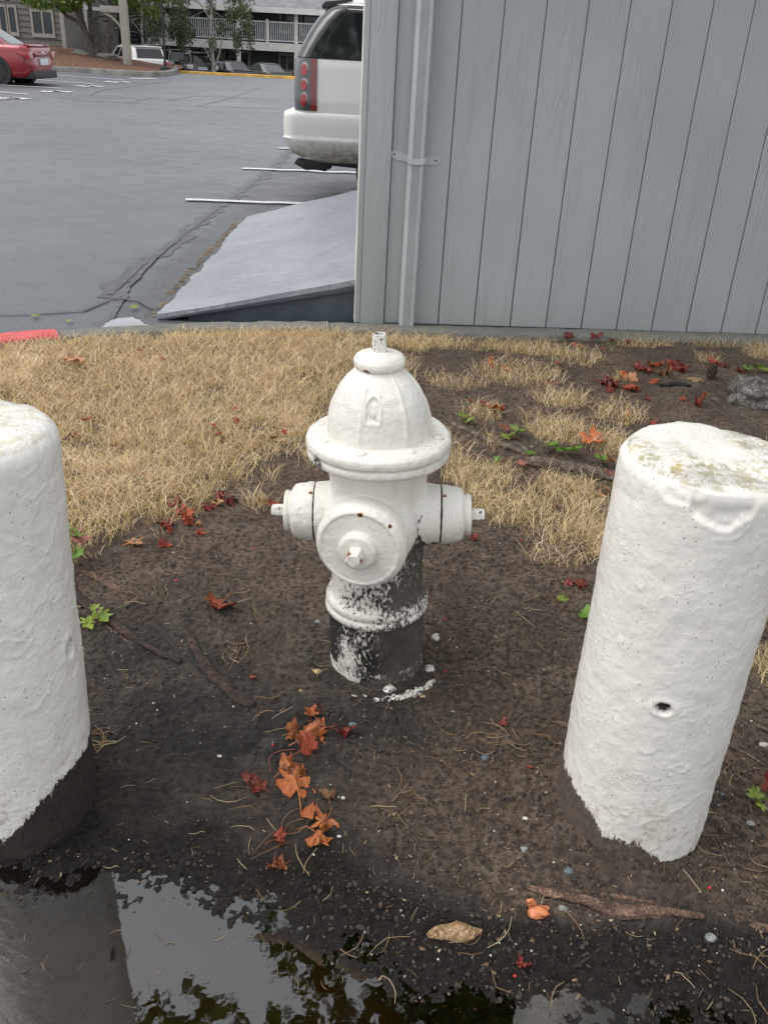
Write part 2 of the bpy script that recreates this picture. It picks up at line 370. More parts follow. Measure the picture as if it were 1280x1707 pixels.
def sheet(name, pts, z, mat, parent=None):
    mb = MB(); mb.add([(x, y, z) for x, y in pts], [tuple(range(len(pts)))])
    o = mb.build(name, mat, parent)
    me = o.data
    if me.polygons[0].normal.z < 0: me.flip_normals()
    return o
# tar seams along the asphalt joint (poured bitumen with ragged edges)
TAR = simple('bitumen', (.072, .075, .080), .5, bump=.3, var=.45, vs=14)
def seam(pts, wd, z, jag=.25, seed=0, mat=None, name='bitumen_seam', step=.04):
    P = [Vector((x, y)) for x, y in pts]; L = []; Rr_ = []
    for a, b in zip(P[:-1], P[1:]):
        n = max(2, int((b-a).length/step)); d = (b-a).normalized(); q = Vector((-d.y, d.x))
        for k in range(n):
            c = a+(b-a)*(k/n); j = fbm(np.array([c.x*6+seed]), np.array([c.y*6]), 2.0, 3)[0]; j2 = fbm(np.array([c.x*7+seed]), np.array([c.y*7]), 8.0, 3)[0]
            wob = q*(j2*wd*.8)
            L.append(c+q*(wd/2*(1+jag*3*j))+wob); Rr_.append(c-q*(wd/2*(1+jag*3*j2))+wob)
    mb = MB(); V = [(v.x, v.y, z) for v in L]+[(v.x, v.y, z) for v in Rr_]; n = len(L)
    mb.add(V, [(i, i+1, i+1+n, i+n) for i in range(n-1)]); o = mb.build(name, mat or TAR, lot)
    return o
BAND = simple('old_seal_band', (.070, .073, .080), .5, bump=.2, var=.3, vs=10)
seam([lotp(*q) for q in [(492, 246), (455, 280), (400, 322), (345, 362), (290, 405), (225, 452), (165, 500)]], .13, LOT+.0035, .10, seed=4, mat=BAND)
seam([lotp(*q) for q in [(492, 246), (455, 280), (400, 322), (345, 362), (290, 405), (225, 452), (180, 495)]], .035, LOT+.0065, .12, seed=1)
seam([lotp(*q) for q in [(290, 405), (262, 430), (225, 468), (200, 505), (172, 558)]], .032, LOT+.0095, .14, seed=2)
seam([lotp(*q) for q in [(-20, 527), (60, 525), (140, 520), (185, 500), (230, 503), (262, 520)]], .022, LOT+.012, seed=3)
for q in [[(150, 160), (165, 152), (200, 147), (240, 141), (290, 135)], [(430, 147), (405, 157), (375, 166), (330, 178)], [(100, 163), (140, 168), (220, 172), (330, 178), (480, 182)], [(280, 168), (330, 160), (480, 168)], [(215, 172), (255, 163)]]:
    seam([lotp(*k) for k in q], .045, LOT+.004, .5, seed=q[0][0], step=.12)
seam([lotp(*q) for q in [(0, 168), (30, 165), (60, 168)]], .04, LOT+.008, seed=9, step=.12)
# painted stall lines
m = NT('line_paint'); p = m.pos(); n = m.noise(p, 45, 5, .7)
LINE = m.pbr(m.mix(m.ramp(n, .42, .60), (.72, .73, .72), (.42, .43, .43)), .6, m.bump(n, .2, .003))
def stripe(a, b, wd=.10, z=LOT+.016):
    a = Vector(lotp(*a)); b = Vector(lotp(*b)); return seam([a, b], wd, z, .04, 5, LINE, 'painted_line', .15 if a.y < 15 else .5)
for a, b in [((310, 334.5), (640, 345)), ((404, 282), (640, 291.5)), ((465, 248.5), (640, 253)),
             ((-60, 139), (137, 150)), ((-60, 148.5), (75, 161)), ((12, 130), (186, 142.5)), ((58, 123), (230, 136))]:
    stripe(a, b, .11 if a[1] > 200 else .12)
for a in [(98, 153.5), (153, 144.3), (200, 137.2), (241, 131.4), (26, 165)]:     # worn stall numbers, too far to read
    for k, (dx, ww) in enumerate([(-11, .55), (1, .3), (10, .5)]):
        c = Vector(lotp(a[0]+dx, a[1])); seam([c-Vector((ww/2, 0)), c+Vector((ww/2, 0))], .36, LOT+.012, .2, a[0]+k, LINE, 'painted_stall_number', .08)
# small puddle against the kerb
WAT2 = water_mat('gutter_water', 5.0, (.9, .9, .9))
pts = [(165, 556), (178, 545), (187, 539), (203, 535.5), (222, 535), (232, 537), (236, 541), (240, 546), (250, 551), (249, 562), (160, 566)]
pw = [lotp(*q) for q in pts]; fine = []
for i in range(len(pw)):
    a = Vector(pw[i]); b = Vector(pw[(i+1) % len(pw)])
    for k in range(8):
        c = a+(b-a)*(k/8); j = fbm(np.array([c.x*30]), np.array([c.y*30]), 1.0, 3)[0]; fine.append((c.x+j*.012, c.y+j*.03))
tag(sheet('gutter_puddle', fine, LOT+.020, WAT2), kind='structure')
# ------------------------------------------------------------------ kerb
m = NT('kerb_concrete'); p = m.pos(); n = m.noise(p, 120, 5, .7); n2 = m.noise(p, 6, 5)
c = m.mix(m.ramp(n, .35, .65), (.12, .118, .105), (.23, .225, .20)); c = m.mix(m.math('MULTIPLY', m.ramp(n2, .45, .7), .5), c, (.11, .11, .09))
CONC = m.pbr(c, .9, m.bump(n, .6, .006))
m = NT('red_kerb_paint'); p = m.pos(); n = m.noise(p, 60, 6, .7)
RED = m.pbr(m.mix(m.ramp(n, .60, .68), m.mix(m.ramp(m.noise(p, 12, 4), .3, .7), (.50, .055, .065), (.66, .10, .11)), (.25, .2, .19)), .55, m.bump(n, .5, .005))
def kerb_run(name, pts, w_, z0, z1, mat, parent=None, rad=.02, step=.06):
    """kerb stone with rounded shoulders along a line; w_ to the left of the walking direction"""
    P = []
    for a, b in zip(pts[:-1], pts[1:]):
        a = Vector(a); b = Vector(b); n = max(1, int((b-a).length/step)); P += [a+(b-a)*(k/n) for k in range(n)]
    P.append(Vector(pts[-1]))
    prof = [(0, z0), (0, z1-rad), (rad*.3, z1-rad*.3), (rad, z1), (w_-rad, z1), (w_-rad*.3, z1-rad*.3), (w_, z1-rad), (w_, z0)]
    V = []; k = len(prof)
    for i, c in enumerate(P):
        t = (P[min(i+1, len(P)-1)]-P[max(i-1, 0)]).normalized(); q = Vector((-t.y, t.x))
        for u, z in prof:
            j = fbm(np.array([c.x*22+u*9]), np.array([c.y*22+z*30]), 3.0, 3)[0]*.006 if step < .2 else 0
            V.append((c.x+q.x*(u+j), c.y+q.y*(u+j), z+(j if z > z0 else 0)))
    F = [(i*k+j, i*k+j+1, (i+1)*k+j+1, (i+1)*k+j) for i in range(len(P)-1) for j in range(k-1)]
    F += [tuple(range(k)), tuple(reversed([(len(P)-1)*k+j for j in range(k)]))]
    mb = MB(); mb.add(V, F); return mb.build(name, mat, parent, smooth=True, sharp=50)
kerb = bpy.data.objects.new('kerb', None); COL.objects.link(kerb); tag(kerb, kind='structure')
jx = -1.665; jy = float(kerb_y(jx))
def ksub(x0, x1): return [(x0, float(kerb_y(x0)))]+[k for k in KERB if x0 < k[0] < x1]+[(x1, float(kerb_y(x1)))]
kr = kerb_run('kerb_stone', ksub(-6.0, jx-.02), .14, -.15, .052, RED, kerb); kr['label'] = 'kerb length painted red'
kerb_run('kerb_stone', ksub(jx, -0.35), .13, -.15, .042, CONC, kerb)
kerb_run('kerb_stone', ksub(-0.345, 5.0), .13, -.15, .034, CONC, kerb)
# ------------------------------------------------------------------ grey building
m = NT('grey_siding_paint'); g = m.n('NewGeometry').outputs['Position']
rn = m.rnd(); ofs = m.n('CombineXYZ'); m.t.links.new(m.math('MULTIPLY', rn, 37.0), ofs.inputs[0]); m.t.links.new(m.math('MULTIPLY', rn, 91.0), ofs.inputs[2])
va = m.n('VectorMath', {'operation': 'ADD'}); m.t.links.new(g, va.inputs[0]); m.t.links.new(ofs.outputs[0], va.inputs[1])
def mp(vec, sc): return m.n('Mapping', Vector=vec, Scale=sc).outputs[0]
q = va.outputs[0]
wv = m.noise(mp(q, (9, 9, .55)), 1.0, 2, .5)
rings = m.math('PINGPONG', m.math('MULTIPLY', wv, 22.0), .5)                 # growth-ring contours pressed into the board
rings = m.ramp(rings, .03, .12)
patch = m.ramp(m.noise(mp(q, (5, 5, .9)), 1.0, 3), .46, .60)
rough_ = m.noise(mp(q, (70, 70, 14)), 1.0, 5, .65); cross = m.noise(mp(q, (30, 30, 260)), 1.0, 3, .6)
h = m.math('ADD', m.math('MULTIPLY', m.math('MULTIPLY', rings, patch), 1.0), m.math('ADD', m.math('MULTIPLY', rough_, .9), m.math('MULTIPLY', cross, .5)))
nz = m.noise(g, 1.4, 4)
c = m.mix(m.ramp(nz, .3, .7), (.350, .378, .388), (.390, .418, .428))
c = m.mix(m.math('MULTIPLY', m.ramp(rough_, .35, .62), .18), c, (.30, .325, .335))
sz = m.n('SeparateXYZ', Vector=g).outputs[2]
c = m.mix(m.math('MULTIPLY', m.ramp(m.math('ADD', sz, m.math('MULTIPLY', rough_, .2)), .38, .05), .35), c, (.25, .245, .22))
SIDE = m.pbr(c, .62, m.bump(h, .6, .0045), spec=.35)
GREY = simple('grey_metal_paint', (.42, .455, .465), .38, var=.05, bump=.08)
DARK = simple('dark_gap', (.02, .02, .022), .9)
TRIM = simple('pale_trim', (.62, .62, .58), .6)
ROOFM = simple('roof_shingle', (.09, .09, .095), .9, bump=.4)
B = thing('storage_building', 'grey painted building with grooved vertical siding and a downspout', 'building', (-0.222, 4.957, 0), math.radians(4.75))
LWALL = 5.2; DEP = 3.9; HT = 2.55
MB().box(.002, .70, .002, .10, .0, HT).box(.70, LWALL, .002, DEP, .0, HT).build('wall_core', simple('siding_groove', (.20, .215, .22), .8), B)
edges = [.160]+[.263+.2075*k for k in range(0, 24)]
for a, b in zip(edges[:-1], edges[1:]):
    MB().box(a+.0022, b-.0022, -.014, .001, .030, HT-.01).build('plank', SIDE, B, bevel=.002, segs=1)
MB().box(.026, .158, -.034, -.002, .028, HT-.01).build('corner_board', SIDE, B, bevel=.003)
MB().box(.0, .024, -.030, .10, .03, HT-.01).build('corner_trim', SIDE, B, bevel=.002)
MB().box(-.007, -.001, -.026, .10, .03, HT-.01).build('edge_strip', TRIM, B)
# eave and low roof
MB().box(-.10, LWALL+.3, -.38, DEP+.3, HT, HT+.14).build('roof', ROOFM, B)
MB().box(-.12, LWALL+.32, -.40, -.382, HT-.03, HT+.13).build('fascia', GREY, B)
# downspout: corrugated box profile
pr_ = []; x0, x1, y0, y1 = .243, .326, -.090, -.018
pr_ += [(x0, y1), (x0, y0+.014), (x0+.004, y0+.004), (x0+.016, y0)]
nf = 5; u = np.linspace(x0+.020, x1-.020, nf*4+1)
for k, xx in enumerate(u): pr_.append((float(xx), y0+(.0055 if (k % 4) in (2,) else (.004 if k % 4 in (1, 3) else 0))))
pr_ += [(x1-.016, y0), (x1-.004, y0+.004), (x1, y0+.014), (x1, y1)]
ds = MB().prismz(pr_, .035, HT).build('downspout', GREY, B, sharp=20)
st = MB()
zc = .905; ya = y0-.003
xm = (x0+x1)/2
pts = [(x0-.098, zc+.018), (x0-.072, zc+.042), (x0-.045, zc+.032), (x0-.003, zc+.020), (x0-.003, zc-.016), (x0-.045, zc-.012), (x0-.072, zc-.004)]
st.prism(pts, -.0185, -.0145)
pts = [(x1+.098, zc-.006), (x1+.070, zc+.020), (x1+.003, zc+.016), (x1+.003, zc-.026), (x1+.070, zc-.030)]
st.prism(pts, -.0185, -.0145)
st.box(x0-.005, x0-.001, ya, -.015, zc-.016, zc+.014); st.box(x1+.001, x1+.005, ya, -.015, zc-.016, zc+.014)
st.prism([(x0-.005, zc+.010), (x0+.014, zc+.014), (x0+.028, zc+.004), (xm, zc+.010), (x1-.028, zc+.004), (x1-.014, zc+.014), (x1+.005, zc+.010), (x1+.005, zc-.014), (x1-.014, zc-.020), (xm, zc-.024), (x0+.014, zc-.022), (x0-.005, zc-.016)], ya-.003, ya)
s_o = st.build('strap', GREY, ds, bevel=.001, segs=1)
for xx, zz in ((x0-.068, zc+.018), (x1+.066, zc-.005)):
    V_, F_ = lathe([(.0045, 0), (.0045, .0015), (.002, .003), (0.0001, .003)], 10, Matrix.Translation((xx, -.0185, zz)) @ Matrix.Rotation(math.radians(90), 4, 'X'))
    MB().add(V_, F_).build('screw', DARK, ds, smooth=True)
# knot on the corner board
V_, F_ = lathe([(.010, 0), (.009, .002), (.006, .0005), (.003, .002), (.0001, .001)], 14, Matrix.Translation((.088, -.034, .962)) @ Matrix.Rotation(math.radians(90), 4, 'X'))
MB().add(V_, F_).build('knot', SIDE, B, smooth=True)
# ------------------------------------------------------------------ painted ramp at the side of the building
m = NT('ramp_deck_paint'); p = m.pos(); n = m.noise(m.pos((3, 11, 3)), 5, 6, .65); n2 = m.noise(p, 2.2, 5); wr = m.noise(m.pos((14, 34, 14)), 1, 5, .6, 1.2)
c = m.mix(m.ramp(n2, .3, .7), (.235, .255, .285), (.300, .322, .350)); c = m.mix(m.math('MULTIPLY', m.ramp(n, .52, .68), .35), c, (.17, .17, .165))
RDECK = m.pbr(c, m.math('ADD', .26, m.math('MULTIPLY', n2, .3)), m.bump(m.math('ADD', m.ramp(wr, .45, .72), m.math('MULTIPLY', m.noise(p, 60, 4), .5)), .55, .012), spec=.6)
RSIDE = simple('ramp_side_paint', (.060, .078, .095), .5, var=.2, bump=.3, bs=40)
RG = LOT
tip = Vector((*lotp(266, 533), LOT)); farl = Vector((*lotp(411, 366), LOT)); nr = Vector(aty(596, 474, 5.0)); nr.z = nr.z
fr = Vector((nr.x+.05, 8.75, nr.z+.02))
Rp = thing('ramp', 'low grey painted wedge ramp leading up to the side of the building', 'ramp', (tip.x, tip.y, LOT))
NX, NY = 90, 110; U = np.linspace(0, 1, NX)[None, :]; Vv = np.linspace(0, 1, NY)[:, None]
def bl(c): return (1-Vv)*((1-U)*tip[c]+U*nr[c])+Vv*((1-U)*farl[c]+U*fr[c])
RX, RY, RZ = bl(0), bl(1), bl(2)
edge = (1-U)**6; RX = RX+edge*(0.03*fbm(RY*5, RY*0+1, 0, 3)+.012*fbm(RY*24, RY*0, 2, 3))-.05*edge*np.sin(Vv*math.pi)*0
RY = RY+((Vv)**8)*.06*fbm(RX*6, RX*0, 4, 3)
RZ = RZ+.028+.008*fbm(RX*3, RY*2, 1, 4)+.004*np.abs(fbm(RX*22, RY*9, 3, 3))*sstep(.35, 0, U)+.005*np.abs(fbm(RX*16, RY*9, 3, 3))*sstep(.7, 1, Vv)
top = np.stack([RX, RY, RZ], -1); bot = top.copy(); bot[..., 2] -= .030
Vt = np.concatenate([top.reshape(-1, 3), bot.reshape(-1, 3)]); Ft = [tuple(r) for r in grid_faces(NX, NY)]; N0 = NX*NY
Ft += [tuple(i+N0 for i in reversed(f)) for f in Ft]
for k in range(NX-1): Ft.append((k+N0, k+1+N0, k+1, k)); kk = (NY-1)*NX+k; Ft.append((kk, kk+1, kk+1+N0, kk+N0))
for k in range(NY-1): a = k*NX; Ft.append((a, a+NX, a+NX+N0, a+N0)); a += NX-1; Ft.append((a+N0, a+NX+N0, a+NX, a))
Vt = Vt-np.array([tip.x, tip.y, LOT]); mesh_np('deck', Vt, Ft, RDECK, Rp, sharp=45)
dx = nr.x-tip.x; dy = nr.y-tip.y
mb = MB(); mb.add([(.16, .03, 0), (dx, dy+.03, 0), (dx, dy+.03, nr.z-LOT-.004), (.16, .03, .16/dx*(nr.z-LOT)-.0), (.16, .07, 0), (dx, dy+.07, 0), (dx, dy+.07, nr.z-LOT-.004), (.16, .07, .16/dx*(nr.z-LOT))], [(0, 1, 2, 3), (7, 6, 5, 4), (0, 4, 5, 1), (3, 2, 6, 7), (0, 3, 7, 4), (1, 5, 6, 2)])
mb.build('side_board', RSIDE, Rp, bevel=.003)
sl_ = (nr.z-LOT)/dx
mb = MB(); mb.add([(.02+0, -.004, -.0), (dx, dy-.004, nr.z-LOT-.035), (dx, dy-.004, nr.z-LOT-.004), (.02, -.004, .012), (.02, .028, 0), (dx, dy+.028, nr.z-LOT-.035), (dx, dy+.028, nr.z-LOT-.004), (.02, .028, .012)], [(0, 1, 2, 3), (7, 6, 5, 4), (0, 4, 5, 1), (3, 2, 6, 7), (0, 3, 7, 4), (1, 5, 6, 2)])
mb.build('edge_strip', RSIDE, Rp, bevel=.002)
# ------------------------------------------------------------------ thick white paint shared by bollards and hydrant
def white_paint(name, dark, brown, bump=.6, scale=1.0, lichen=False, base=(.80, .768, .700)):
    m = NT(name); p = m.pos(obj=True); gr = m.attr('grime_shade'); br = m.attr('brown'); ru = m.attr('rust')
    nf = m.noise(m.pos((1, 1, .5), obj=True), 95*scale, 5, .7); nb = m.noise(p, 26*scale, 5, .6); nl = m.noise(p, 6, 4)
    c = m.mix(m.ramp(nl, .3, .7), tuple(x*.93 for x in base), base)
    c = m.mix(m.math('MULTIPLY', m.ramp(nb, .40, .62), .14), c, (.62, .60, .55))
    pits = m.vor(p, 70*scale); pit = m.math('MULTIPLY', m.math('LESS_THAN', pits, .13), m.math('GREATER_THAN', m.noise(p, 17, 3), .50))
    c = m.mix(m.math('MULTIPLY', pit, .7), c, (.16, .13, .10))
    if lichen:
        li = m.attr('lichen'); t = m.math('MULTIPLY', li, m.ramp(m.noise(p, 48, 5, .65), .50, .57))
        c = m.mix(m.math('MULTIPLY', t, .85), c, m.mix(m.ramp(m.noise(p, 18, 3), .4, .6), (.52, .38, .06), (.36, .34, .12)))
        t2 = m.math('MULTIPLY', li, m.ramp(m.noise(p, 12, 6, .7), .38, .58)); c = m.mix(m.math('MULTIPLY', t2, .7), c, (.34, .33, .30))
        t3 = m.math('MULTIPLY', li, m.math('LESS_THAN', m.noise(p, 150, 3, .6), .40)); c = m.mix(m.math('MULTIPLY', t3, .6), c, (.22, .19, .14))
    rm = m.ramp(m.math('ADD', ru, m.math('MULTIPLY', m.math('SUBTRACT', nf, .5), .9)), .35, .55)
    c = m.mix(rm, c, (.38, .17, .06)); rm2 = m.ramp(m.math('ADD', ru, m.math('MULTIPLY', m.math('SUBTRACT', nf, .5), .9)), .58, .70); c = m.mix(rm2, c, (.045, .022, .015))
    oz = m.n('SeparateXYZ', Vector=p).outputs[2]; spl = m.math('MULTIPLY', m.ramp(oz, .30, .0), m.ramp(m.noise(p, 42, 6, .75), .50, .66))
    c = m.mix(m.math('MULTIPLY', spl, .75), c, (.30, .235, .175)); c = m.mix(m.math('MULTIPLY', m.ramp(m.noise(m.pos((1, 1, .18), obj=True), 22, 4, .6), .54, .72), .22), c, (.52, .47, .38))
    dk = m.mix(br, dark, brown); dk = m.mix(m.ramp(nf, .35, .65), m.mix(1.0, dk, (.6, .6, .6), 'MULTIPLY'), dk)
    mask = m.math('SUBTRACT', m.math('ADD', m.math('MULTIPLY', nf, .75), m.math('MULTIPLY', nb, .25)), m.math('ADD', .22, m.math('MULTIPLY', gr, .56)))
    mask = m.ramp(mask, .05, -.05)
    c = m.mix(mask, c, dk)
    rough = m.math('ADD', .34, m.math('MULTIPLY', mask, .4))
    rw = m.noise(p, 34*scale, 4, .55, 1.4); ridge = m.ramp(m.math('ABSOLUTE', m.math('SUBTRACT', rw, .5)), .07, 0)
    rw2 = m.noise(p, 75*scale, 3, .5, .8); ridge2 = m.ramp(m.math('ABSOLUTE', m.math('SUBTRACT', rw2, .5)), .05, 0)
    pt = m.ramp(nl, .40, .62)
    h = m.math('ADD', m.math('MULTIPLY', m.math('MULTIPLY', ridge, m.ramp(m.noise(p, 9, 3), .50, .66)), .28), m.math('ADD', m.math('MULTIPLY', m.noise(p, 48*scale, 6, .72), 1.25), m.math('ADD', m.math('MULTIPLY', nb, .8), m.math('MULTIPLY', mask, -.55))))
    return m.pbr(c, rough, m.bump(h, bump, .0038), spec=.45)
BPAINT = white_paint('bollard_paint', (.022, .018, .016), (.115, .088, .068), .48, 1.15, True, (.80, .772, .712))
HPAINT = white_paint('hydrant_paint', (.020, .018, .016), (.12, .10, .082), .7, 1.5)
def cyl_hit(px, py, cx, cy, r):
    d = ray(px, py); ox, oy = -cx, -cy
    a = d[0]**2+d[1]**2; b = 2*(ox*d[0]+oy*d[1]); c = ox*ox+oy*oy-r*r; D = b*b-4*a*c
    if D < 0: t = -b/(2*a)
    else: t = (-b-math.sqrt(D))/(2*a)
    p = CAM+d*t; return math.atan2(p[1]-cy, p[0]-cx), p[2]
def bollard(label, cx, cy, r, top, bpts, hole, tilt, side, extra=None):
    zb = -.14; zs = np.concatenate([np.linspace(zb, top-.030, 270)])
    prof = [(r, z) for z in zs]+[(r-.030*(1-math.cos(a)), top-.030+.030*math.sin(a)) for a in np.linspace(.1, math.pi/2, 12)]
    prof += [(rr, top+.004*(1-rr/r)) for rr in np.linspace(r-.034, .0005, 40)]
    prof = np.array(prof); N = 330; A = np.linspace(0, 2*math.pi, N, endpoint=False)
    RR = prof[:, 0][:, None]+0*A; ZZ = prof[:, 1][:, None]+0*A; AA = A[None]+0*RR
    x = RR*np.cos(AA); y = RR*np.sin(AA); sd_ = side*10
    topw = sstep(top-.03, top-.005, ZZ)*(RR < r-.01)
    d = .0042*fbm(x*9+sd_, y*9, ZZ*6, 3)+.0016*fbm(x*38+sd_, y*38, ZZ*38, 3)+.0009*np.abs(fbm(x*85, y*85, ZZ*85, 2))
    d -= .006*sstep(.1, .6, fbm(x*13, y*13, ZZ*22+sd_, 3))*sstep(top-.10, top-.02, ZZ)
    fr_ = fbm(x*19+sd_, y*19, ZZ*19, 2); d += .0016*np.exp(-(fr_/.022)**2)*sstep(.0, .3, fbm(x*8+4+sd_, y*8, ZZ*8, 2)); fr_ = fbm(x*33+sd_, y*33, ZZ*14, 2); d += .0011*np.exp(-(fr_/.03)**2)*sstep(.1, .35, fbm(x*11+9+sd_, y*11, ZZ*11, 2))
    if extra: d = d+extra(AA, ZZ, RR)
    nxr = np.where(topw > .5, 0, 1)
    x += d*np.cos(AA)*nxr; y += d*np.sin(AA)*nxr; Z2 = ZZ+d*(1-nxr)*1.2
    ha, hz = cyl_hit(hole[0], hole[1], cx, cy, r); da = (AA-ha+math.pi) % (2*math.pi)-math.pi
    q = (da*r/hole[2])**2+((ZZ-hz)/hole[3])**2; hm = sstep(1.25, .85, q)*(RR > r*.9); x -= hm*.055*np.cos(AA); y -= hm*.055*np.sin(AA)
    lip = np.exp(-((np.sqrt(q)-1.6)/.5)**2)*(RR > r*.9)*(1-hm); x += lip*.0025*np.cos(AA); y += lip*.0025*np.sin(AA)
    bp = [cyl_hit(px, py, cx, cy, r) for px, py in bpts]; ca = math.atan2(-cy, -cx)
    ba = np.array([((a-ca+math.pi) % (2*math.pi)-math.pi) for a, z in bp]); bz = np.array([z for a, z in bp]); o = np.argsort(ba)
    rel = (AA-ca+math.pi) % (2*math.pi)-math.pi
    zbnd = np.interp(rel, ba[o], bz[o])+.010*fbm(AA*14, ZZ*30, sd_, 3)
    gr = sstep(.035, -.012, ZZ-zbnd)*.75+.25*sstep(.0, -.02, ZZ-zbnd); gr = np.maximum(gr, hm*2.2); gr = np.maximum(gr*(RR > .8*r), 0)  # foot grime; the hole is darkened too, its inner shade put into the colour
    Vb = np.stack([x, y, Z2], -1).reshape(-1, 3); n1 = len(prof); f = grid_faces(N, n1)
    i = np.arange(n1-1); wrap = np.stack([i*N+N-1, i*N, (i+1)*N, (i+1)*N+N-1], -1); f = np.concatenate([f, wrap])
    o = mesh_np('bollard', Vb, f, BPAINT, attrs=dict(grime_shade=gr, brown=np.full(gr.shape, 1.0 if side > 0 else .12), rust=gr*0,
              lichen=topw*(sstep(-.3, .35, fbm(x*9, y*9, 1.0, 3)) if side > 0 else .35)))
    o.location = (cx, cy, 0); o.rotation_euler = (0, math.radians(tilt), 0)
    return tag(o, label, 'bollard')
def chip(AA, ZZ, RR):
    a, z = cyl_hit(1205, 850, RB[0], RB[1], RBR); da = (AA-a+math.pi) % (2*math.pi)-math.pi
    q = (da*RBR/.050)**2+((ZZ-z-.015)/.050)**2
    a2, z2 = cyl_hit(1075, 770, RB[0], RB[1], RBR); d2 = (AA-a2+math.pi) % (2*math.pi)-math.pi
    q = q+.35*fbm(AA*9, ZZ*30, 2.0, 3); return -.0085*sstep(1.15, .75, q)*(RR > .97*RBR)*sstep(.838, .800, ZZ)*(1+.35*fbm(AA*7, ZZ*45, 1.0, 3))-.003*np.exp(-(d2*RBR/.05)**2-((ZZ-z2)/.03)**2)*(RR > .97*RBR)
bollard('thick white concrete bollard at the right, chipped rim, yellow lichen on top', RB[0], RB[1], RBR, .843,
        [(930, 1250), (948, 1292), (975, 1345), (1010, 1400), (1060, 1408), (1110, 1446), (1150, 1432), (1168, 1398), (1185, 1360)], (1105, 1181, .0125, .0105), 0, 1, chip)
bollard('thick white concrete bollard at the left edge, black and wet at its foot', LB[0], LB[1], LBR, .838,
        [(200, 1190), (146, 1236), (125, 1272), (95, 1310), (60, 1350), (20, 1395), (-20, 1412), (-120, 1420)], (108, 1078, .012, .018), 1.3, -1)
# ------------------------------------------------------------------ fire hydrant
HY = thing('fire_hydrant', 'white painted iron fire hydrant between the two bollards, black and flaking at its base', 'fire hydrant', (HYD[0], HYD[1], 0))
HY.rotation_euler = (math.radians(-.3), math.radians(-2.0), 0)
YAW = math.radians(12)
def hyd_attrs(co, kind):
    x, y, z = co[:, 0], co[:, 1], co[:, 2]
    n = fbm(x*16, y*16, z*16, 3); gr = np.full(len(x), .06); br = np.full(len(x), .3); ru = np.zeros(len(x))
    if kind == 'barrel':
        f = sstep(-.10, .11, x)
        low = sstep(.42, .22, z-.14*f*(np.hypot(x, y) < .13)+.0*n)*(np.hypot(x, y) < .135)
        gr = gr+low*(.30+.32*f+.25*n)
        ring = np.exp(-((z-.190)/.022)**4); gr = gr*(1-.55*ring)+.14*ring
        base = sstep(.165, .155, z); gb = .72+.16*sstep(-.05, .03, x)+.55*fbm(x*22, y*22, z*5, 3)
        gb = np.where(z < .028+.01*n, .52+.4*n, gb); gr = np.where(base > .5, gb, gr)
        br = sstep(-.03, .05, x+.05*n)*(.75+.6*n)
        und = sstep(.40, .365, z)*(np.abs(x) > .13)*(x > 0); gr = np.maximum(gr, .62*und)
        ax = np.abs(x); gr = np.maximum(gr, .55*sstep(.147, .1505, ax)*(ax < .16))
    if kind == 'flange': gr = gr+.12*sstep(.635, .640, z)+.55*np.exp(-((x+.135)/.03)**2-((y+.095)/.03)**2)*sstep(.63, .6, z)
    if kind == 'nut': gr = gr+.30; br = br*0
    if kind == 'cap': gr = gr+.03
    if kind == 'foot': gr = gr+.38
    return gr, br, ru
def finish(o, kind, amp=.0010, rust=()):
    me = o.data; co_ = coords_of(me); no = normals_of(me)
    d = amp*(1.2*fbm(co_[:, 0]*22, co_[:, 1]*22, co_[:, 2]*22, 3)+.7*fbm(co_[:, 0]*75, co_[:, 1]*75, co_[:, 2]*75, 2))
    co2 = co_+no*d[:, None]; me.vertices.foreach_set('co', co2.ravel().astype(np.float32))
    gr, br, ru = hyd_attrs(co_, kind)
    for (x, y, z, r) in rust: ru = np.maximum(ru, np.exp(-(((co_-np.array([x, y, z]))**2).sum(1)/r**2)))
    for k, a in (('grime_shade', gr), ('brown', br), ('rust', ru)):
        at = me.attributes.new(k, 'FLOAT', 'POINT'); at.data.foreach_set('value', a.astype(np.float32))
    me.update(); return o
def dense(prof, step=.003):
    out = []
    for (r1, z1), (r2, z2) in zip(prof[:-1], prof[1:]):
        n = max(1, int(math.hypot(r2-r1, z2-z1)/step)); out += [(r1+(r2-r1)*k/n, z1+(z2-z1)*k/n) for k in range(n)]
    return out+[prof[-1]]
def part_lathe(name, prof, kind, M=None, seg=170, parent=HY, amp=.001, rust=(), fn=None, smooth=60):
    p_ = dense(prof); V_, F_ = lathe(p_, seg, M, True, True)
    if fn: V_ = [fn(*v) for v in V_]
    o = mesh_np(name, V_, F_, HPAINT, parent, sharp=smooth); return finish(o, kind, amp, rust)
def AX(ang, z=.425):     # frame whose +Z points outwards at the given yaw in the ground plane
    return Matrix.Translation((0, 0, z)) @ Matrix.Rotation(ang, 4, 'Z') @ Matrix.Rotation(math.radians(90), 4, 'Y')
bar = MB()
bp = [(.121, -.10), (.121, .158), (.128, .163), (.131, .172), (.129, .180), (.123, .184), (.128, .189), (.129, .198), (.126, .206), (.116, .213), (.1135, .23), (.1135, .50), (.116, .53), (.120, .56), (.120, .58)]
bar.add(*lathe(bp, 120, None, True, True))
for a in (0, math.pi): bar.add(*lathe([(.098, .055), (.090, .085), (.080, .105), (.074, .122), (.0715, .150)], 90, AX(a), True, True))
AP = -math.pi/2-YAW
bar.add(*lathe([(.113, .05), (.108, .085), (.101, .105), (.098, .118), (.1025, .121), (.1035, .130), (.100, .134), (.099, .140)], 110, AX(AP, .422), True, True))
bo = bar.build('tmp_barrel', None); md = bo.modifiers.new('r', 'REMESH'); md.mode = 'VOXEL'; md.voxel_size = .0033; md.use_smooth_shade = True
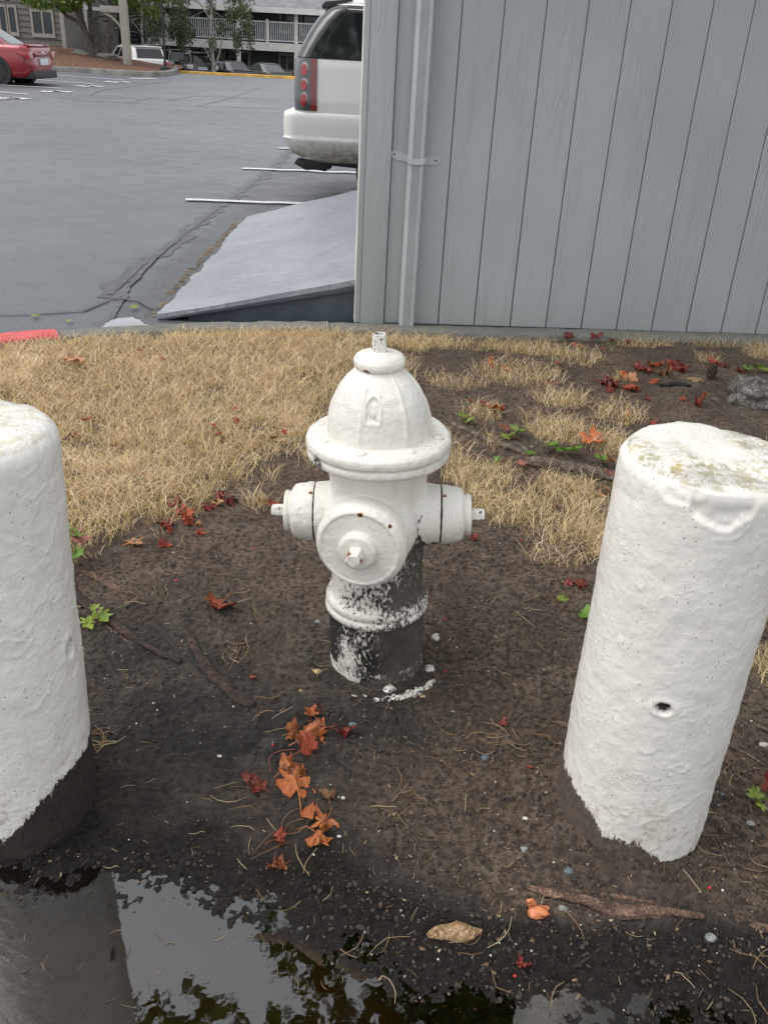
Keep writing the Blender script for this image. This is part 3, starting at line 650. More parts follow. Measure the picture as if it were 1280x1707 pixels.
dg = bpy.context.evaluated_depsgraph_get(); me = bpy.data.meshes.new_from_object(bo.evaluated_get(dg)); bpy.data.objects.remove(bo)
bm = bmesh.new(); bm.from_mesh(me)
for _ in range(3): bmesh.ops.smooth_vert(bm, verts=bm.verts, factor=.5, use_axis_x=True, use_axis_y=True, use_axis_z=True)
bm.to_mesh(me); bm.free(); me.name = 'barrel'; me.materials.clear(); me.materials.append(HPAINT)
me.polygons.foreach_set('use_smooth', np.ones(len(me.polygons), dtype=bool))
bo = link('barrel', me, HY); finish(bo, 'barrel', .0012, [(-.02, -.125, .50, .004), (.105, -.03, .43, .004)])
# side hose caps
for a, s in ((math.pi, -1), (0, 1)):
    cp = part_lathe('hose_cap', [(.001, .153), (.0700, .153), (.0715, .157), (.0712, .168), (.0690, .174), (.0675, .190), (.0640, .200), (.056, .206), (.048, .208), (.0475, .213), (.050, .215), (.0505, .220), (.047, .224), (.030, .2255), (.001, .2255)], 'cap', AX(a), rust=[(s*.158, -.03, .487, .006)])
    V_, F_ = lathe([(.0165, .222), (.0160, .250), (.0150, .256), (.012, .258)], 5, AX(a), True, True); nb = MB().add(V_, F_).build('nut', HPAINT, cp, bevel=.002); finish(nb, 'nut', .0006)
    MB().add(*lathe([(.0690, .146), (.0690, .154)], 90, AX(a))).build('gap', simple('cap_gap', (.02, .016, .013), .9), cp, smooth=True)
# large pumper cap towards the camera
pc = part_lathe('pumper_cap', [(.001, .137), (.1035, .137), (.106, .141), (.106, .158), (.1045, .166), (.096, .178), (.092, .182), (.088, .1815), (.086, .180), (.048, .182), (.045, .184), (.043, .196), (.038, .200), (.026, .201), (.001, .201)], 'cap', AX(AP, .422), seg=220,
                rust=[(Matrix.Rotation(0, 4, 'Z') @ AX(AP, .422) @ Vector((-.088, .004, .181))).to_tuple()+(.0075,), (AX(AP, .422) @ Vector((-.066, .070, .176))).to_tuple()+(.006,)])
V_, F_ = lathe([(.0215, .198), (.0205, .226), (.0185, .234), (.015, .236)], 5, AX(AP, .422), True, True); nb = MB().add(V_, F_).build('nut', HPAINT, pc, bevel=.003); finish(nb, 'pnut', .0012, [((AX(AP, .422) @ Vector((.0, .019, .222))).to_tuple()+(.012,)), ((AX(AP, .422) @ Vector((-.014, -.012, .23))).to_tuple()+(.007,))])
# bonnet flange
fo = part_lathe('bonnet_flange', [(.110, .556), (.116, .560), (.124, .570), (.150, .577), (.161, .583), (.1665, .590), (.1665, .600), (.1635, .604), (.1635, .607), (.1680, .611), (.1690, .620), (.1670, .629), (.160, .6355), (.148, .6385), (.120, .641), (.100, .642)], 'flange', seg=260, amp=.0016)
for k in range(8):
    a = math.radians(22.5+45*k)+.15; V_, F_ = lathe([(.013, .632), (.013, .644), (.010, .6465)], 6, Matrix.Translation((.141*math.cos(a), .141*math.sin(a), -.0035)), False, True)
    o = MB().add(V_, F_).build('bolt', HPAINT, fo, bevel=.003); finish(o, 'flange', .0008)
def dome(x, y, z):
    r = math.hypot(x, y); a = math.atan2(y, x)
    if r < .03: return (x, y, z)
    t = (z-.64)/.15; c = math.cos(4*(a+1.32)); rib = max(0, 1-abs(c)/.16) if False else 0
    w_ = math.exp(-(((a*7/(2*math.pi)+.62) % 1-.5)/.055)**2)*.0042*max(0, min(1, (1-t)*6))*min(1, t*7)
    f = 1+(w_)/r
    pa = math.atan2(-1, -.10); da = ((a-pa+math.pi) % (2*math.pi)-math.pi)*r
    zc_ = .724; qx = abs(da)/.0155; qz = abs(z-zc_)/.024; q = max(qx, qz) if z < zc_ else max(qx, math.hypot(qx, qz*.9))
    if q < 1.35:
        dd = -.0045 if q < .85 else (.0016 if q > 1.05 else -.0045+(q-.85)/.2*.0061)
        if q > 1.2: dd *= (1.35-q)/.15
        f += dd/r
    qb = math.hypot(da, z-.717)/.0058
    if qb < 1.0: f += .0065*(1-qb**4)/r-(.003/r if qb < .5 else 0)
    return (x*f, y*f, z)
part_lathe('bonnet', [(.121, .634), (.1195, .65), (.118, .668), (.115, .688), (.110, .707), (.102, .727), (.091, .747), (.077, .766), (.064, .779), (.056, .786), (.050, .793), (.047, .799)], 'bonnet', seg=520, amp=.0013, fn=dome)
part_lathe('weather_cap', [(.040, .791), (.050, .7915), (.0555, .795), (.0585, .802), (.0575, .811), (.052, .819), (.042, .8245), (.030, .827), (.022, .8285), (.001, .829)], 'cap', amp=.0013, rust=[(-.026, -.046, .795, .0095), (-.048, -.030, .795, .006), (.035, -.042, .792, .004), (.05, -.02, .792, .004), (-.01, -.050, .793, .004), (.018, -.048, .792, .0045)])
V_, F_ = lathe([(.0190, .824), (.0178, .862), (.0165, .868), (.013, .869)], 5, Matrix.Rotation(.5, 4, 'Z'), True, True); nb = MB().add(V_, F_).build('operating_nut', HPAINT, HY, bevel=.003); finish(nb, 'nut', .0012, [(.012, -.012, .85, .008)])
# buried foot flange showing through the soil with its painted bolts
def flake(name, a0, a1, r_in, r_out, seed, parent=HY):
    mb = MB(); n = 44; L = []; Q = []
    for k in range(n+1):
        t = k/n; a = a0+(a1-a0)*t; e = math.sin(math.pi*t)**.4
        j1 = fbm(np.array([a*18]), np.array([seed]), 1., 4)[0]; j2 = fbm(np.array([a*22]), np.array([seed+5.]), 2., 4)[0]
        rm = (r_in+r_out)/2; hw = (r_out-r_in)/2*e
        for R_, rr in ((L, rm-hw*(1+1.2*j1)), (Q, rm+hw*(1+1.2*j2))): R_.append((rr*math.cos(a), rr*math.sin(a)))
    loop = L+Q[::-1]; N = len(loop); zz = [gz(x+HYD[0], y+HYD[1])-.004 for x, y in loop]
    V_ = [(x, y, z+.0075) for (x, y), z in zip(loop, zz)]+[(x, y, z-.01) for (x, y), z in zip(loop, zz)]
    F_ = [(k, k+1, N-2-k, N-1-k) for k in range(n)]+[(k, (k+1) % N, (k+1) % N+N, k+N) for k in range(N)]
    mb.add(V_, F_); o = mb.build(name, HPAINT, parent, smooth=True); return finish(o, 'foot', .002)
def pang(px, py): p_ = G(px, py); return math.atan2(p_.y-HYD[1], p_.x-HYD[0]), math.hypot(p_.x-HYD[0], p_.y-HYD[1])
a0, ra = pang(622, 1163); a1, rb_ = pang(708, 1130); flake('foot_flange', a0, a1, .165, .188, 1)
a0, _ = pang(588, 1152); a1, _ = pang(612, 1158); flake('foot_flange', a0, a1, .160, .172, 3)
for px, py, r in ((726, 1063, .012), (716, 1117, .014), (649, 1151, .018)):
    p_ = G(px, py); V_, F_ = lathe(dense([(r*1.15, -.012), (r, .001), (r*.8, .005), (r*.4, .007), (.0005, .0065)], .002), 24, Matrix.Translation((p_.x-HYD[0], p_.y-HYD[1], p_.z)), False, True)
    o = mesh_np('foot_bolt', V_, F_, HPAINT, HY); finish(o, 'foot', .0034)
# ------------------------------------------------------------------ cars: horizontal slices lofted into a shell
def slice_loop(xr, xf, w_, rr, rf, ns=22, nc=6, ne=5):
    """closed plan loop, counter-clockwise from the rear centre: rear edge, corner, side(-y), corner, front, corner, side(+y), corner, rear edge"""
    rr = min(rr, w_*.95, (xf-xr)*.3); rf = min(rf, w_*.95, (xf-xr)*.3); h = []
    for k in range(ne): h.append((xr, -(w_-rr)*k/ne))
    for k in range(nc): a = math.pi/2*k/nc; h.append((xr+rr-rr*math.cos(a), -(w_-rr)-rr*math.sin(a)))
    for k in range(ns): h.append((xr+rr+(xf-rf-xr-rr)*k/ns, -w_))
    for k in range(nc): a = math.pi/2*k/nc; h.append((xf-rf+rf*math.sin(a), -(w_-rf)-rf*math.cos(a)))
    for k in range(ne+1): h.append((xf, -(w_-rf)*(1-k/ne)))
    m_ = [(x, -y) for x, y in h[1:-1]][::-1]
    return h+m_
def loft(loops, cap0=True, cap1=True):
    n = len(loops[0]); V = []; F = []
    for L, z in loops: pass
    return V, F
def make_shell(rows, **kw):
    V = []; n = None
    for z, xr, xf, w_, rr, rf in rows:
        L = slice_loop(xr, xf, w_, rr, rf, **kw); n = len(L); V += [(x, y, z) for x, y in L]
    F = [(i*n+k, i*n+(k+1) % n, (i+1)*n+(k+1) % n, (i+1)*n+k) for i in range(len(rows)-1) for k in range(n)]
    F += [tuple(range(n-1, -1, -1)), tuple((len(rows)-1)*n+k for k in range(n))]
    return V, F, n
def interp_rows(rows, dz=.04):
    rows = np.array(rows, float); out = []
    for a, b in zip(rows[:-1], rows[1:]):
        n = max(1, int(abs(b[0]-a[0])/dz))
        for k in range(n): out.append(tuple(a+(b-a)*k/n))
    return out+[tuple(rows[-1])]
def carpaint(name, col, metal=.0, dirt=0.0):
    m = NT(name); p = m.pos(); sz = m.n('SeparateXYZ', Vector=m.n('TexCoord').outputs['Object']).outputs[2]
    c = tuple(col)
    if dirt:
        n = m.noise(p, 9, 6, .65); t = m.ramp(m.math('ADD', sz, m.math('MULTIPLY', m.math('SUBTRACT', n, .5), .25)), .66, .44)
        c = m.mix(m.math('MULTIPLY', t, dirt), c, m.mix(m.ramp(m.noise(p, 26, 5, .7), .4, .62), (.10, .085, .055), (.36, .32, .24)))
    return m.pbr(c, .32, None, metal, .5, .9)
GLASS = simple('tinted_glass', (.012, .014, .016), .06, spec=.7, var=0)
GLASS2 = simple('car_glass', (.05, .065, .065), .05, spec=.9, var=0)
BLK = simple('black_plastic', (.015, .015, .016), .5)
TYRE = simple('tyre_rubber', (.018, .018, .019), .85)
RIM = simple('alloy', (.35, .35, .36), .3, metal=.8)
CHROME = simple('chrome', (.7, .7, .7), .12, metal=1.0)
REDL = simple('red_lens', (.30, .010, .014), .15, coat=.8, var=.2)
DRED = simple('dark_red_lens', (.16, .006, .012), .12, coat=.8)
LAMPG = simple('lamp_glass', (.34, .28, .27), .12, coat=.8)
CLEAR = simple('clear_lens', (.62, .60, .58), .12, coat=.8)
PLATE = simple('number_plate', (.62, .66, .70), .5, var=.1, vs=40)
def wheel(parent, x, y, r, wd=.22, seg=36):
    s = 1 if y > 0 else -1; M = Matrix.Translation((x, y-s*wd, r)) @ Matrix.Rotation(math.radians(-90*s), 4, 'X')
    ty = MB().add(*lathe([(r*.55, 0), (r*.93, .0), (r, .03), (r, wd-.03), (r*.94, wd-.004), (r*.66, wd)], seg, M, True, False)).build('tyre', TYRE, None, smooth=True)
    wh = bpy.data.objects.new('wheel', None); COL.objects.link(wh); wh.parent = parent; ty.parent = wh
    ri = MB(); ri.add(*lathe([(r*.66, wd-.002), (r*.63, wd-.02), (r*.60, wd-.06), (r*.2, wd-.07), (.001, wd-.07)], seg, M))
    for k in range(5):
        a = 2*math.pi*k/5; R_ = M @ Matrix.Rotation(a, 4, 'Z')
        ri.add([tuple(R_ @ Vector(v)) for v in [(r*.10, -.03, wd-.03), (r*.64, -.02, wd-.012), (r*.64, .02, wd-.012), (r*.10, .03, wd-.03), (r*.10, -.03, wd-.055), (r*.64, -.02, wd-.05), (r*.64, .02, wd-.05), (r*.10, .03, wd-.055)]], [(0, 1, 2, 3), (0, 4, 5, 1), (3, 2, 6, 7), (1, 5, 6, 2), (0, 3, 7, 4)])
    ri.add(*lathe([(r*.14, wd-.07), (r*.13, wd-.022), (.001, wd-.02)], 14, M)); ri.build('rim', RIM, wh, smooth=True, sharp=30)
def car(name, label, loc, rz, paint, kind='sedan', L=4.6, Wd=1.8, Hh=1.43, cat='car', parts_extra=None, glass=None, sc=1.0):
    t = thing(name, label, cat, loc, rz); w_ = Wd/2; B_ = Hh*.64
    gl = glass or GLASS
    if kind == 'sedan':
        low = [(.20, .12, L-.12, w_-.10, .25, .45), (.30, .03, L-.04, w_-.03, .30, .55), (.48, .0, L, w_, .32, .6), (.62, .02, L-.01, w_, .30, .6), (.72, .04, L-.06, w_-.01, .28, .6), (B_-.04, .05, L-.35, w_-.03, .25, .6), (B_+.02, .09, L-.75, w_-.07, .25, .7), (B_+.05, .16, L-1.05, w_-.12, .25, .7)]
        gh = [(B_-.01, .55, L-1.10, w_-.09, .45, .45), (B_+.06, .66, L-1.22, w_-.11, .42, .4), (Hh-.12, 1.25, L-2.0, w_-.24, .35, .35), (Hh-.05, 1.5, L-2.2, w_-.30, .35, .35), (Hh-.01, 1.85, L-2.45, w_-.42, .3, .3), (Hh, 2.1, L-2.6, w_-.55, .3, .3)]
        side_skip = (0, 1, 8, 14, 20, 21)
    else:
        low = [(.26, .10, L-.15, w_-.10, .25, .45), (.36, .02, L-.04, w_-.03, .25, .5), (.62, .0, L, w_, .25, .5), (.78, .06, L, w_, .22, .5), (B_-.05, .08, L-.10, w_-.02, .22, .5), (B_, .10, L-.35, w_-.04, .22, .6), (B_+.03, .13, L-.75, w_-.08, .22, .6)]
        gh = [(B_-.01, .14, L-1.00, w_-.07, .25, .45), (B_+.06, .17, L-1.10, w_-.09, .25, .4), (Hh-.15, .42, L-1.85, w_-.18, .22, .3), (Hh-.07, .50, L-2.0, w_-.22, .22, .3), (Hh-.015, .62, L-2.2, w_-.32, .22, .3), (Hh, .9, L-2.5, w_-.5, .22, .3)]
        side_skip = (0, 1, 2, 7, 8, 14, 20, 21)
    V_, F_, n = make_shell(interp_rows(low, .05)); MB().add(V_, F_).build('body', paint, t, smooth=True, sharp=50)
    r_ = interp_rows(gh, .06); V_, F_, n = make_shell(r_); MB().add(V_, F_).build('roof', paint, t, smooth=True, sharp=50)
    # glass set 4 mm proud of the shell: rear window, windscreen, side windows
    ne, nc, ns = 5, 6, 22; nr = len(r_)
    lo = next(i for i, q in enumerate(r_) if q[0] >= gh[1][0]-.001); hi = next(i for i, q in enumerate(r_) if q[0] >= gh[2][0]-.001)
    Vp = [Vector(v) for v in V_]
    def panel(nm, cols, mat, push=.006):
        mb = MB(); idx = {}; vs = []; fs = []
        cx = sum(v.x for v in Vp)/len(Vp)
        for i in range(lo, hi):
            for k in cols:
                f = []
                for (a, b) in ((i, k), (i, k+1), (i+1, k+1), (i+1, k)):
                    b %= n
                    if (a, b) not in idx:
                        p0 = Vp[a*n+b]; tu = Vp[a*n+(b+1) % n]-Vp[a*n+(b-1) % n]; tz = Vp[(a+1)*n+b]-Vp[a*n+b]; nn_ = tu.cross(tz)
                        nn_ = nn_.normalized() if nn_.length > 1e-9 else Vector((0, 0, 1)); idx[(a, b)] = len(vs); vs.append(tuple(p0+nn_*push))
                    f.append(idx[(a, b)])
                fs.append(tuple(f))
        if fs: mb.add(vs, fs); return mb.build(nm, mat, t, smooth=True)
    half = ne+nc+ns+nc+ne
    rear = list(range(n-ne-1, n))+list(range(0, ne+1)); panel('rear_window', rear, gl)
    s0 = ne+nc; groups = []; cur = []
    for k in range(ns):
        if k in side_skip:
            if cur: groups.append(cur); cur = []
        else: cur.append(k)
    if cur: groups.append(cur)
    for g_ in groups:
        panel('side_window', [s0+k for k in g_], gl); panel('side_window', sorted([(n-1-(s0+k)) for k in g_]), gl)
    fr0 = ne+nc+ns+nc-1; panel('windscreen', list(range(fr0, fr0+2*ne+2)), gl)
    R_ = .33 if kind == 'sedan' else .37
    for x in (.95, L-.90):
        for s in (-1, 1):
            M = Matrix.Translation((x, s*(w_-.25), R_)) @ Matrix.Rotation(math.radians(-90*s), 4, 'X')
            MB().add(*lathe([(R_+.06, 0), (R_+.06, .256), (.001, .256)], 30, M)).build('wheel_arch', BLK, t, smooth=True, sharp=30)
            wheel(t, x, s*(w_+.012), R_)
    if kind == 'sedan':
        for s in (-1, 1):
            MB().box(-.012, .42, s*(w_-.02)-.035 if s > 0 else -w_-.012, (w_+.012) if s > 0 else -w_+.055, B_-.24, B_-.10)
            q = MB(); pts_ = [(-.008, B_-.26), (.05, B_-.27), (.40, B_-.12), (.40, B_-.08), (.02, B_-.09)]
            q.prism(pts_, *( (w_-.30, w_+.006) if s > 0 else (-w_-.006, -w_+.30))); q.build('taillight', REDL, t, bevel=.012)
        MB().box(-.015, .1, -.55, .55, B_-.22, B_-.13).build('light_bar', DRED, t, bevel=.01)
        MB().box(-.022, .05, -.26, .26, B_-.42, B_-.27).build('number_plate', PLATE, t, bevel=.004)
        MB().box(-.03, .5, -w_+.14, w_-.14, .17, .36).build('bumper_insert', BLK, t, bevel=.03)
        MB().prism([(.06, B_+.035), (.10, B_+.075), (.36, B_+.075), (.36, B_+.03)], -w_+.22, w_-.22).build('boot_lip', paint, t, bevel=.01)
    else:
        for s in (-1, 1):
            q = MB(); y0_, y1_ = (w_-.36, w_+.004) if s > 0 else (-w_-.004, -w_+.36)
            q.prism([(.03, B_-.30), (.32, B_-.22), (.36, B_-.10), (.04, B_-.06)], y0_, y1_); q.build('taillight', REDL if kind == 'suv' else CLEAR, t, bevel=.012)
        MB().box(.02, .1, -.28, .28, B_-.34, B_-.18).build('number_plate', PLATE, t, bevel=.004)
        MB().box(-.02, .25, -w_+.10, w_-.10, .30, .46).build('bumper_insert', BLK, t, bevel=.03)
        MB().prism([(.36, Hh-.06), (.38, Hh-.02), (.70, Hh-.012), (.70, Hh-.05)], -w_+.28, w_-.28).build('spoiler', paint, t, bevel=.008)
        for s in (-1, 1): MB().tube([(.85, s*(w_-.33), Hh-.01), (.95, s*(w_-.33), Hh+.05), (L-2.6, s*(w_-.33), Hh+.05), (L-2.5, s*(w_-.33), Hh-.01)], .018, 8).build('roof_rail', CHROME, t, smooth=True)
    for s in (-1, 1): MB().prism([(L-1.75, B_+.02), (L-1.72, B_+.14), (L-1.60, B_+.14), (L-1.58, B_+.02)], *((w_-.04, w_+.13) if s > 0 else (-w_-.13, -w_+.04))).build('mirror', paint, t, bevel=.02)
    t.scale = (sc, sc, sc)
    return t
RP = carpaint('red_car_paint', (.24, .006, .016), .25); WP = carpaint('white_car_paint', (.74, .74, .72)); KP = carpaint('black_car_paint', (.018, .020, .022), .3); GP_ = carpaint('grey_green_car_paint', (.085, .095, .085), .5); DGP = carpaint('dark_grey_car_paint', (.055, .055, .062), .5)
# local x of the car points from its rear to its nose; rz turns that axis
pR = onz(86, 131, LOT)
rc = car('parked_sedan', 'red sedan with its tail to the open lot, in front of the beige building', (-9.95, 27.0, LOT), math.radians(180-2), RP, 'sedan', 4.65, 1.82, 1.44, glass=GLASS2)
MB().add(*lathe([(.045, 0), (.045, .008), (.001, .012)], 20, Matrix.Translation((-.010, 0, .80)) @ Matrix.Rotation(math.radians(-90), 4, 'Y') @ Matrix.Diagonal((.65, 1, 1, 1)))).build('emblem', CHROME, rc, smooth=True)
LL = -1.10
def place(px, Y): p = aty(px, 100, Y); return p[0]
car('parked_suv', 'white SUV with roof rails parked behind the mulch island', (place(254, 46), 46.0, -.80), math.radians(90+36), WP, 'suv', 5.0, 2.0, 1.78, sc=.90)
car('parked_suv', 'black SUV mostly hidden behind the white SUV, only its roof rail showing', (place(306, 55), 55, -.95), math.radians(90+24), KP, 'suv2', 4.7, 1.85, 1.70, sc=.90)
car('parked_suv', 'black SUV with clear tail lamps, left of the two dark sedans', (place(338, 52), 52, -.92), math.radians(90+20), KP, 'suv2', 4.6, 1.85, 1.66, sc=.88)
cv = car('parked_sedan', 'dark grey sedan with bright red tail lamps and a covered rear side window', (place(408, 52), 52, -1.02), math.radians(90+32), DGP, 'sedan', 4.6, 1.80, 1.42, sc=.86)
MB().prism([(1.5, .86), (1.7, 1.30), (2.6, 1.36), (2.7, .86)], .66, .93).build('window_cover', simple('grey_cover_cloth', (.16, .155, .18), .9), cv, bevel=.02)
car('parked_sedan', 'grey green sedan parked nearest the white SUV bumper, silver rear glass', (place(470, 52), 52, -1.02), math.radians(90+35), GP_, 'sedan', 4.7, 1.80, 1.42, glass=GLASS2, sc=.86)
# ------------------------------------------------------------------ the big white SUV beside the building (nose towards +x, its right flank to the camera)
YN = 9.35; K = .93
def YX(px, py): q = aty(px, py, YN); return (q[0], q[2])
SX0 = -1.07
SUV = thing('parked_suv', 'large white SUV with dark rear glass and a dirty bumper, right behind the grey building', 'car', (SX0, YN+1.0, LOT))
WPD = carpaint('dirty_white_paint', (.70, .70, .67), 0, .85)
WPC = carpaint('clean_white_paint', (.70, .70, .67))
def rearx(z):      # rear outline of the body at height z above the lot
    return float(np.interp(z, [.40, .55, .80, .86, 1.30, 1.42, 1.55, 1.66, 1.74, 1.79, 1.82], [.06, .02, .0, -.005, .0, .055, .125, .20, .28, .38, .55]))
def halfw(z): return float(np.interp(z, [.35, .45, .7, .95, 1.25, 1.32, 1.74, 1.78, 1.81, 1.825], [.88, .955, .985, .99, .965, .945, .80, .75, .66, .45]))
def frontx(z): return float(np.interp(z, [.3, .5, .9, 1.08, 1.12, 1.20, 1.25, 1.7, 1.82], [4.55, 4.75, 4.78, 4.62, 4.4, 3.75, 3.60, 2.95, 2.5]))
def crr(z): return float(np.interp(z, [.4, 1.3, 1.7], [.12, .12, .16]))
def rows_between(z0, z1, dz=.02, grow=0.0):
    n = max(2, int((z1-z0)/dz)+1); return [(z, rearx(z)-grow, frontx(z)+grow, halfw(z)+grow, crr(z), .35) for z in np.linspace(z0, z1, n)]
V_, F_, n = make_shell(rows_between(.42, 1.822), ns=40, nc=8); MB().add(V_, F_).build('body', WPC, SUV, smooth=True, sharp=60)
def patch(name, mat, xl, xr_, z0, z1, push=.006, nx=14, nz=18, side=-1, bev=True, parent=SUV):
    """panel lying on the flank between two outlines xl(z) and xr_(z), wrapping the rear corner"""
    V = []
    for i in range(nz):
        z = z0+(z1-z0)*i/(nz-1); a = xl(z); b = xr_(z); R0 = rearx(z); w_ = halfw(z); rr = crr(z)
        for k in range(nx):
            x = a+(b-a)*k/(nx-1); x_ = max(x, R0+.001)
            if x_ < R0+rr: th = math.acos(max(-1, min(1, (R0+rr-x_)/rr))); y = (w_-rr)+rr*math.sin(th); nx_, ny_ = -math.cos(th), math.sin(th)
            else: y = w_; nx_, ny_ = 0, 1
            V.append((x_+nx_*push, side*(y+ny_*push), z))
    m0 = len(V); V += [(x-0*push, y-side*(push+.004), z) for x, y, z in V]
    F = [(i*nx+k, i*nx+k+1, (i+1)*nx+k+1, (i+1)*nx+k) for i in range(nz-1) for k in range(nx-1)]
    rim = [k for k in range(nx)]+[i*nx+nx-1 for i in range(1, nz)]+[(nz-1)*nx+k for k in range(nx-2, -1, -1)]+[i*nx for i in range(nz-2, 0, -1)]
    F += [(rim[i], rim[(i+1) % len(rim)], rim[(i+1) % len(rim)]+m0, rim[i]+m0) for i in range(len(rim))]
    o = MB().add(V, F).build(name, mat, parent, smooth=True, sharp=40); return o
for sd2 in (-1, 1):
    # dark corner pillar glass, quarter window, rear door glass
    pl = lambda z: float(np.interp(z, [1.33, 1.55, 1.75], [.235, .335, .49]))
    patch('pillar_glass', GLASS, lambda z: rearx(z)+.002, lambda z: pl(z)-.010, 1.325, 1.770, .008, 18, 24, side=sd2)
    patch('quarter_window', GLASS, lambda z: pl(z)+.008, lambda z: 1.32, 1.325, 1.715, .006, side=sd2)
    patch('side_window', GLASS, lambda z: 1.40, lambda z: 2.28, 1.325, 1.70, .006, side=sd2)
    patch('side_window', GLASS, lambda z: 2.38, lambda z: float(np.interp(z, [1.32, 1.7], [3.32, 2.95])), 1.325, 1.70, .006, side=sd2)
    patch('window_surround', BLK, lambda z: rearx(z)+.001, lambda z: rearx(z)+.40, 1.315, 1.775, .003, 30, 22, side=sd2)
    patch('window_surround', BLK, lambda z: rearx(z)+.402, lambda z: float(np.interp(z, [1.32, 1.7], [3.34, 2.98])), 1.315, 1.735, .003, 30, 22, side=sd2)
    lx = lambda z: float(np.interp(z, [.87, 1.0, 1.2, 1.31], [.155, .150, .150, .150]))
    hs_ = patch('taillight_housing', simple('smoked_lens', (.050, .055, .060), .12, coat=1.0), lambda z: rearx(z)+.002, lambda z: lx(z), .865, 1.315, .010, side=sd2)
    patch('side_marker', DRED, lambda z: lx(z)+.002, lambda z: lx(z)+.060, .865, 1.315, .012, 8, 12, side=sd2)
    for zc_, hh_ in ((1.225, .058), (1.095, .050), (.965, .062)):
        for mt, cx_, cz_, wx_, hz2, ps in ((LAMPG, .100, .014, .030, hh_*.8, .014), (REDL, .094, -.008, .028, hh_*.85, .018)):
            ew = lambda z: wx_*math.sqrt(max(0.02, 1-((z-zc_-cz_)/hz2)**2))
            patch('lamp', mt, lambda z: rearx(z)+cx_-ew(z), lambda z: rearx(z)+cx_+ew(z), zc_+cz_-hz2, zc_+cz_+hz2, ps, 8, 10, side=sd2, parent=hs_)
# bumper: wraps round the tail
brow = [(.385, .16, 1.3, .86, .2, .1), (.40, .09, 1.3, .925, .22, .1), (.47, -.045, 1.3, .975, .14, .1), (.56, -.10, 1.3, .998, .14, .1), (.615, -.128, 1.3, 1.010, .13, .1), (.625, -.118, 1.3, 1.004, .13, .1), (.745, -.122, 1.3, 1.010, .13, .1), (.82, -.118, 1.3, 1.008, .12, .1), (.845, -.110, 1.3, 1.000, .12, .1), (.855, -.085, 1.3, .975, .12, .1)]
V_, F_, n = make_shell(interp_rows(brow, .02), ns=14, nc=10); MB().add(V_, F_).build('bumper', WPD, SUV, smooth=True, sharp=60)
MB().prism([(.06, .44), (.10, .33), (.30, .30), (.34, .36), (.95, .33), (1.6, .33), (1.6, .44)], -.84, .84).build('underbody', BLK, SUV, bevel=.01)
MB().prism([(-.03, .36), (.09, .30), (.34, .32), (.36, .37), (.0, .40)], -.80, -.62).build('tow_hook_cover', BLK, SUV, bevel=.008)
MB().prism([(.25, 1.80), (.215, 1.765), (.225, 1.735), (.33, 1.755), (.52, 1.815), (.50, 1.832)], -.64, .64).build('spoiler', BLK, SUV, bevel=.008)
V_, F_, n = make_shell([(1.800, .40, 2.6, .70, .2, .3), (1.835, .44, 2.5, .60, .2, .3), (1.842, .6, 2.4, .5, .2, .3)], ns=14); MB().add(V_, F_).build('roof', WPC, SUV, smooth=True)
for s in (-1, 1): MB().tube([(.62, s*.62, 1.82), (.75, s*.62, 1.885), (2.6, s*.62, 1.885), (2.75, s*.62, 1.82)], .02, 8).build('roof_rail', CHROME, SUV, smooth=True)
MB().box(-.008, .02, -.30, .30, 1.0, 1.16).build('number_plate', PLATE, SUV, bevel=.004)
patch('fuel_door', WPC, lambda z: .62, lambda z: .80, 1.02, 1.20, .003, side=1)
for x in (1.05, 3.75):
    for s in (-1, 1):
        M = Matrix.Translation((x, s*.75, .36)) @ Matrix.Rotation(math.radians(-90*s), 4, 'X')
        MB().add(*lathe([(.44, 0), (.44, .262), (.001, .262)], 36, M)).build('wheel_arch', BLK, SUV, smooth=True, sharp=30)
        wheel(SUV, x, s*1.0, .37, .26)
# ------------------------------------------------------------------ far kerb, lower lot, mulch island
YELL = simple('yellow_kerb_paint', (.55, .33, .07), .6, var=.25, vs=3)
e0 = lotp(296, 120.5); e1 = lotp(490, 130.5)
d = Vector(e1)-Vector(e0); e2 = tuple(Vector(e1)+d*7)
ky = kerb_run('kerb_stone', [e0, e1, e2], .15, LOT-.6, LOT+.07, YELL, kerb, .03, 2.0); ky['label'] = 'yellow painted kerb at the far edge of the lot'
low_m = simple('lower_asphalt', (.085, .087, .09), .7, bump=.1)
MB().add([(-80, 41.2, -1.06), (80, 41.2, -1.06), (80, 160, -1.3), (-80, 160, -1.3)], [(0, 1, 2, 3)]).build('lower_lot', low_m); tag(bpy.data.objects['lower_lot'], kind='structure')
MB().add([(-80, 40.0, LOT-.005), (80, 40.0, LOT-.005), (80, 41.25, -1.055), (-80, 41.25, -1.055)], [(0, 1, 2, 3)]).build('lower_bank', low_m); tag(bpy.data.objects['lower_bank'], kind='structure')
ip = [lotp(*q) for q in [(-160, 100), (20, 112.5), (87, 119), (130, 121), (165, 123), (205, 126), (250, 128), (275, 127.5), (292, 125), (299, 121.5), (296, 118)]]
ki = kerb_run('kerb_stone', ip, .2, LOT-.02, LOT+.17, simple('island_kerb_concrete', (.21, .205, .19), .9, var=.3, vs=2), kerb, .03, .5)
m = NT('bark_mulch'); p = m.pos(); n = m.noise(p, 9, 6, .7); MUL = m.pbr(m.cramp(n, [(.3, (.045, .022, .013)), (.5, (.13, .062, .036)), (.7, (.24, .13, .075))]), .95, m.bump(n, 1.0, .06))
q = np.array(ip); back_pts = [(q[k][0]*1.0+.0, q[k][1]) for k in range(len(q))]
rowsM = []; NB = 26
for k in range(len(q)-1):
    for s in range(6):
        a = q[k]+(q[k+1]-q[k])*s/6; rowsM.append(a)
rowsM.append(q[-1]); rowsM = np.array(rowsM)
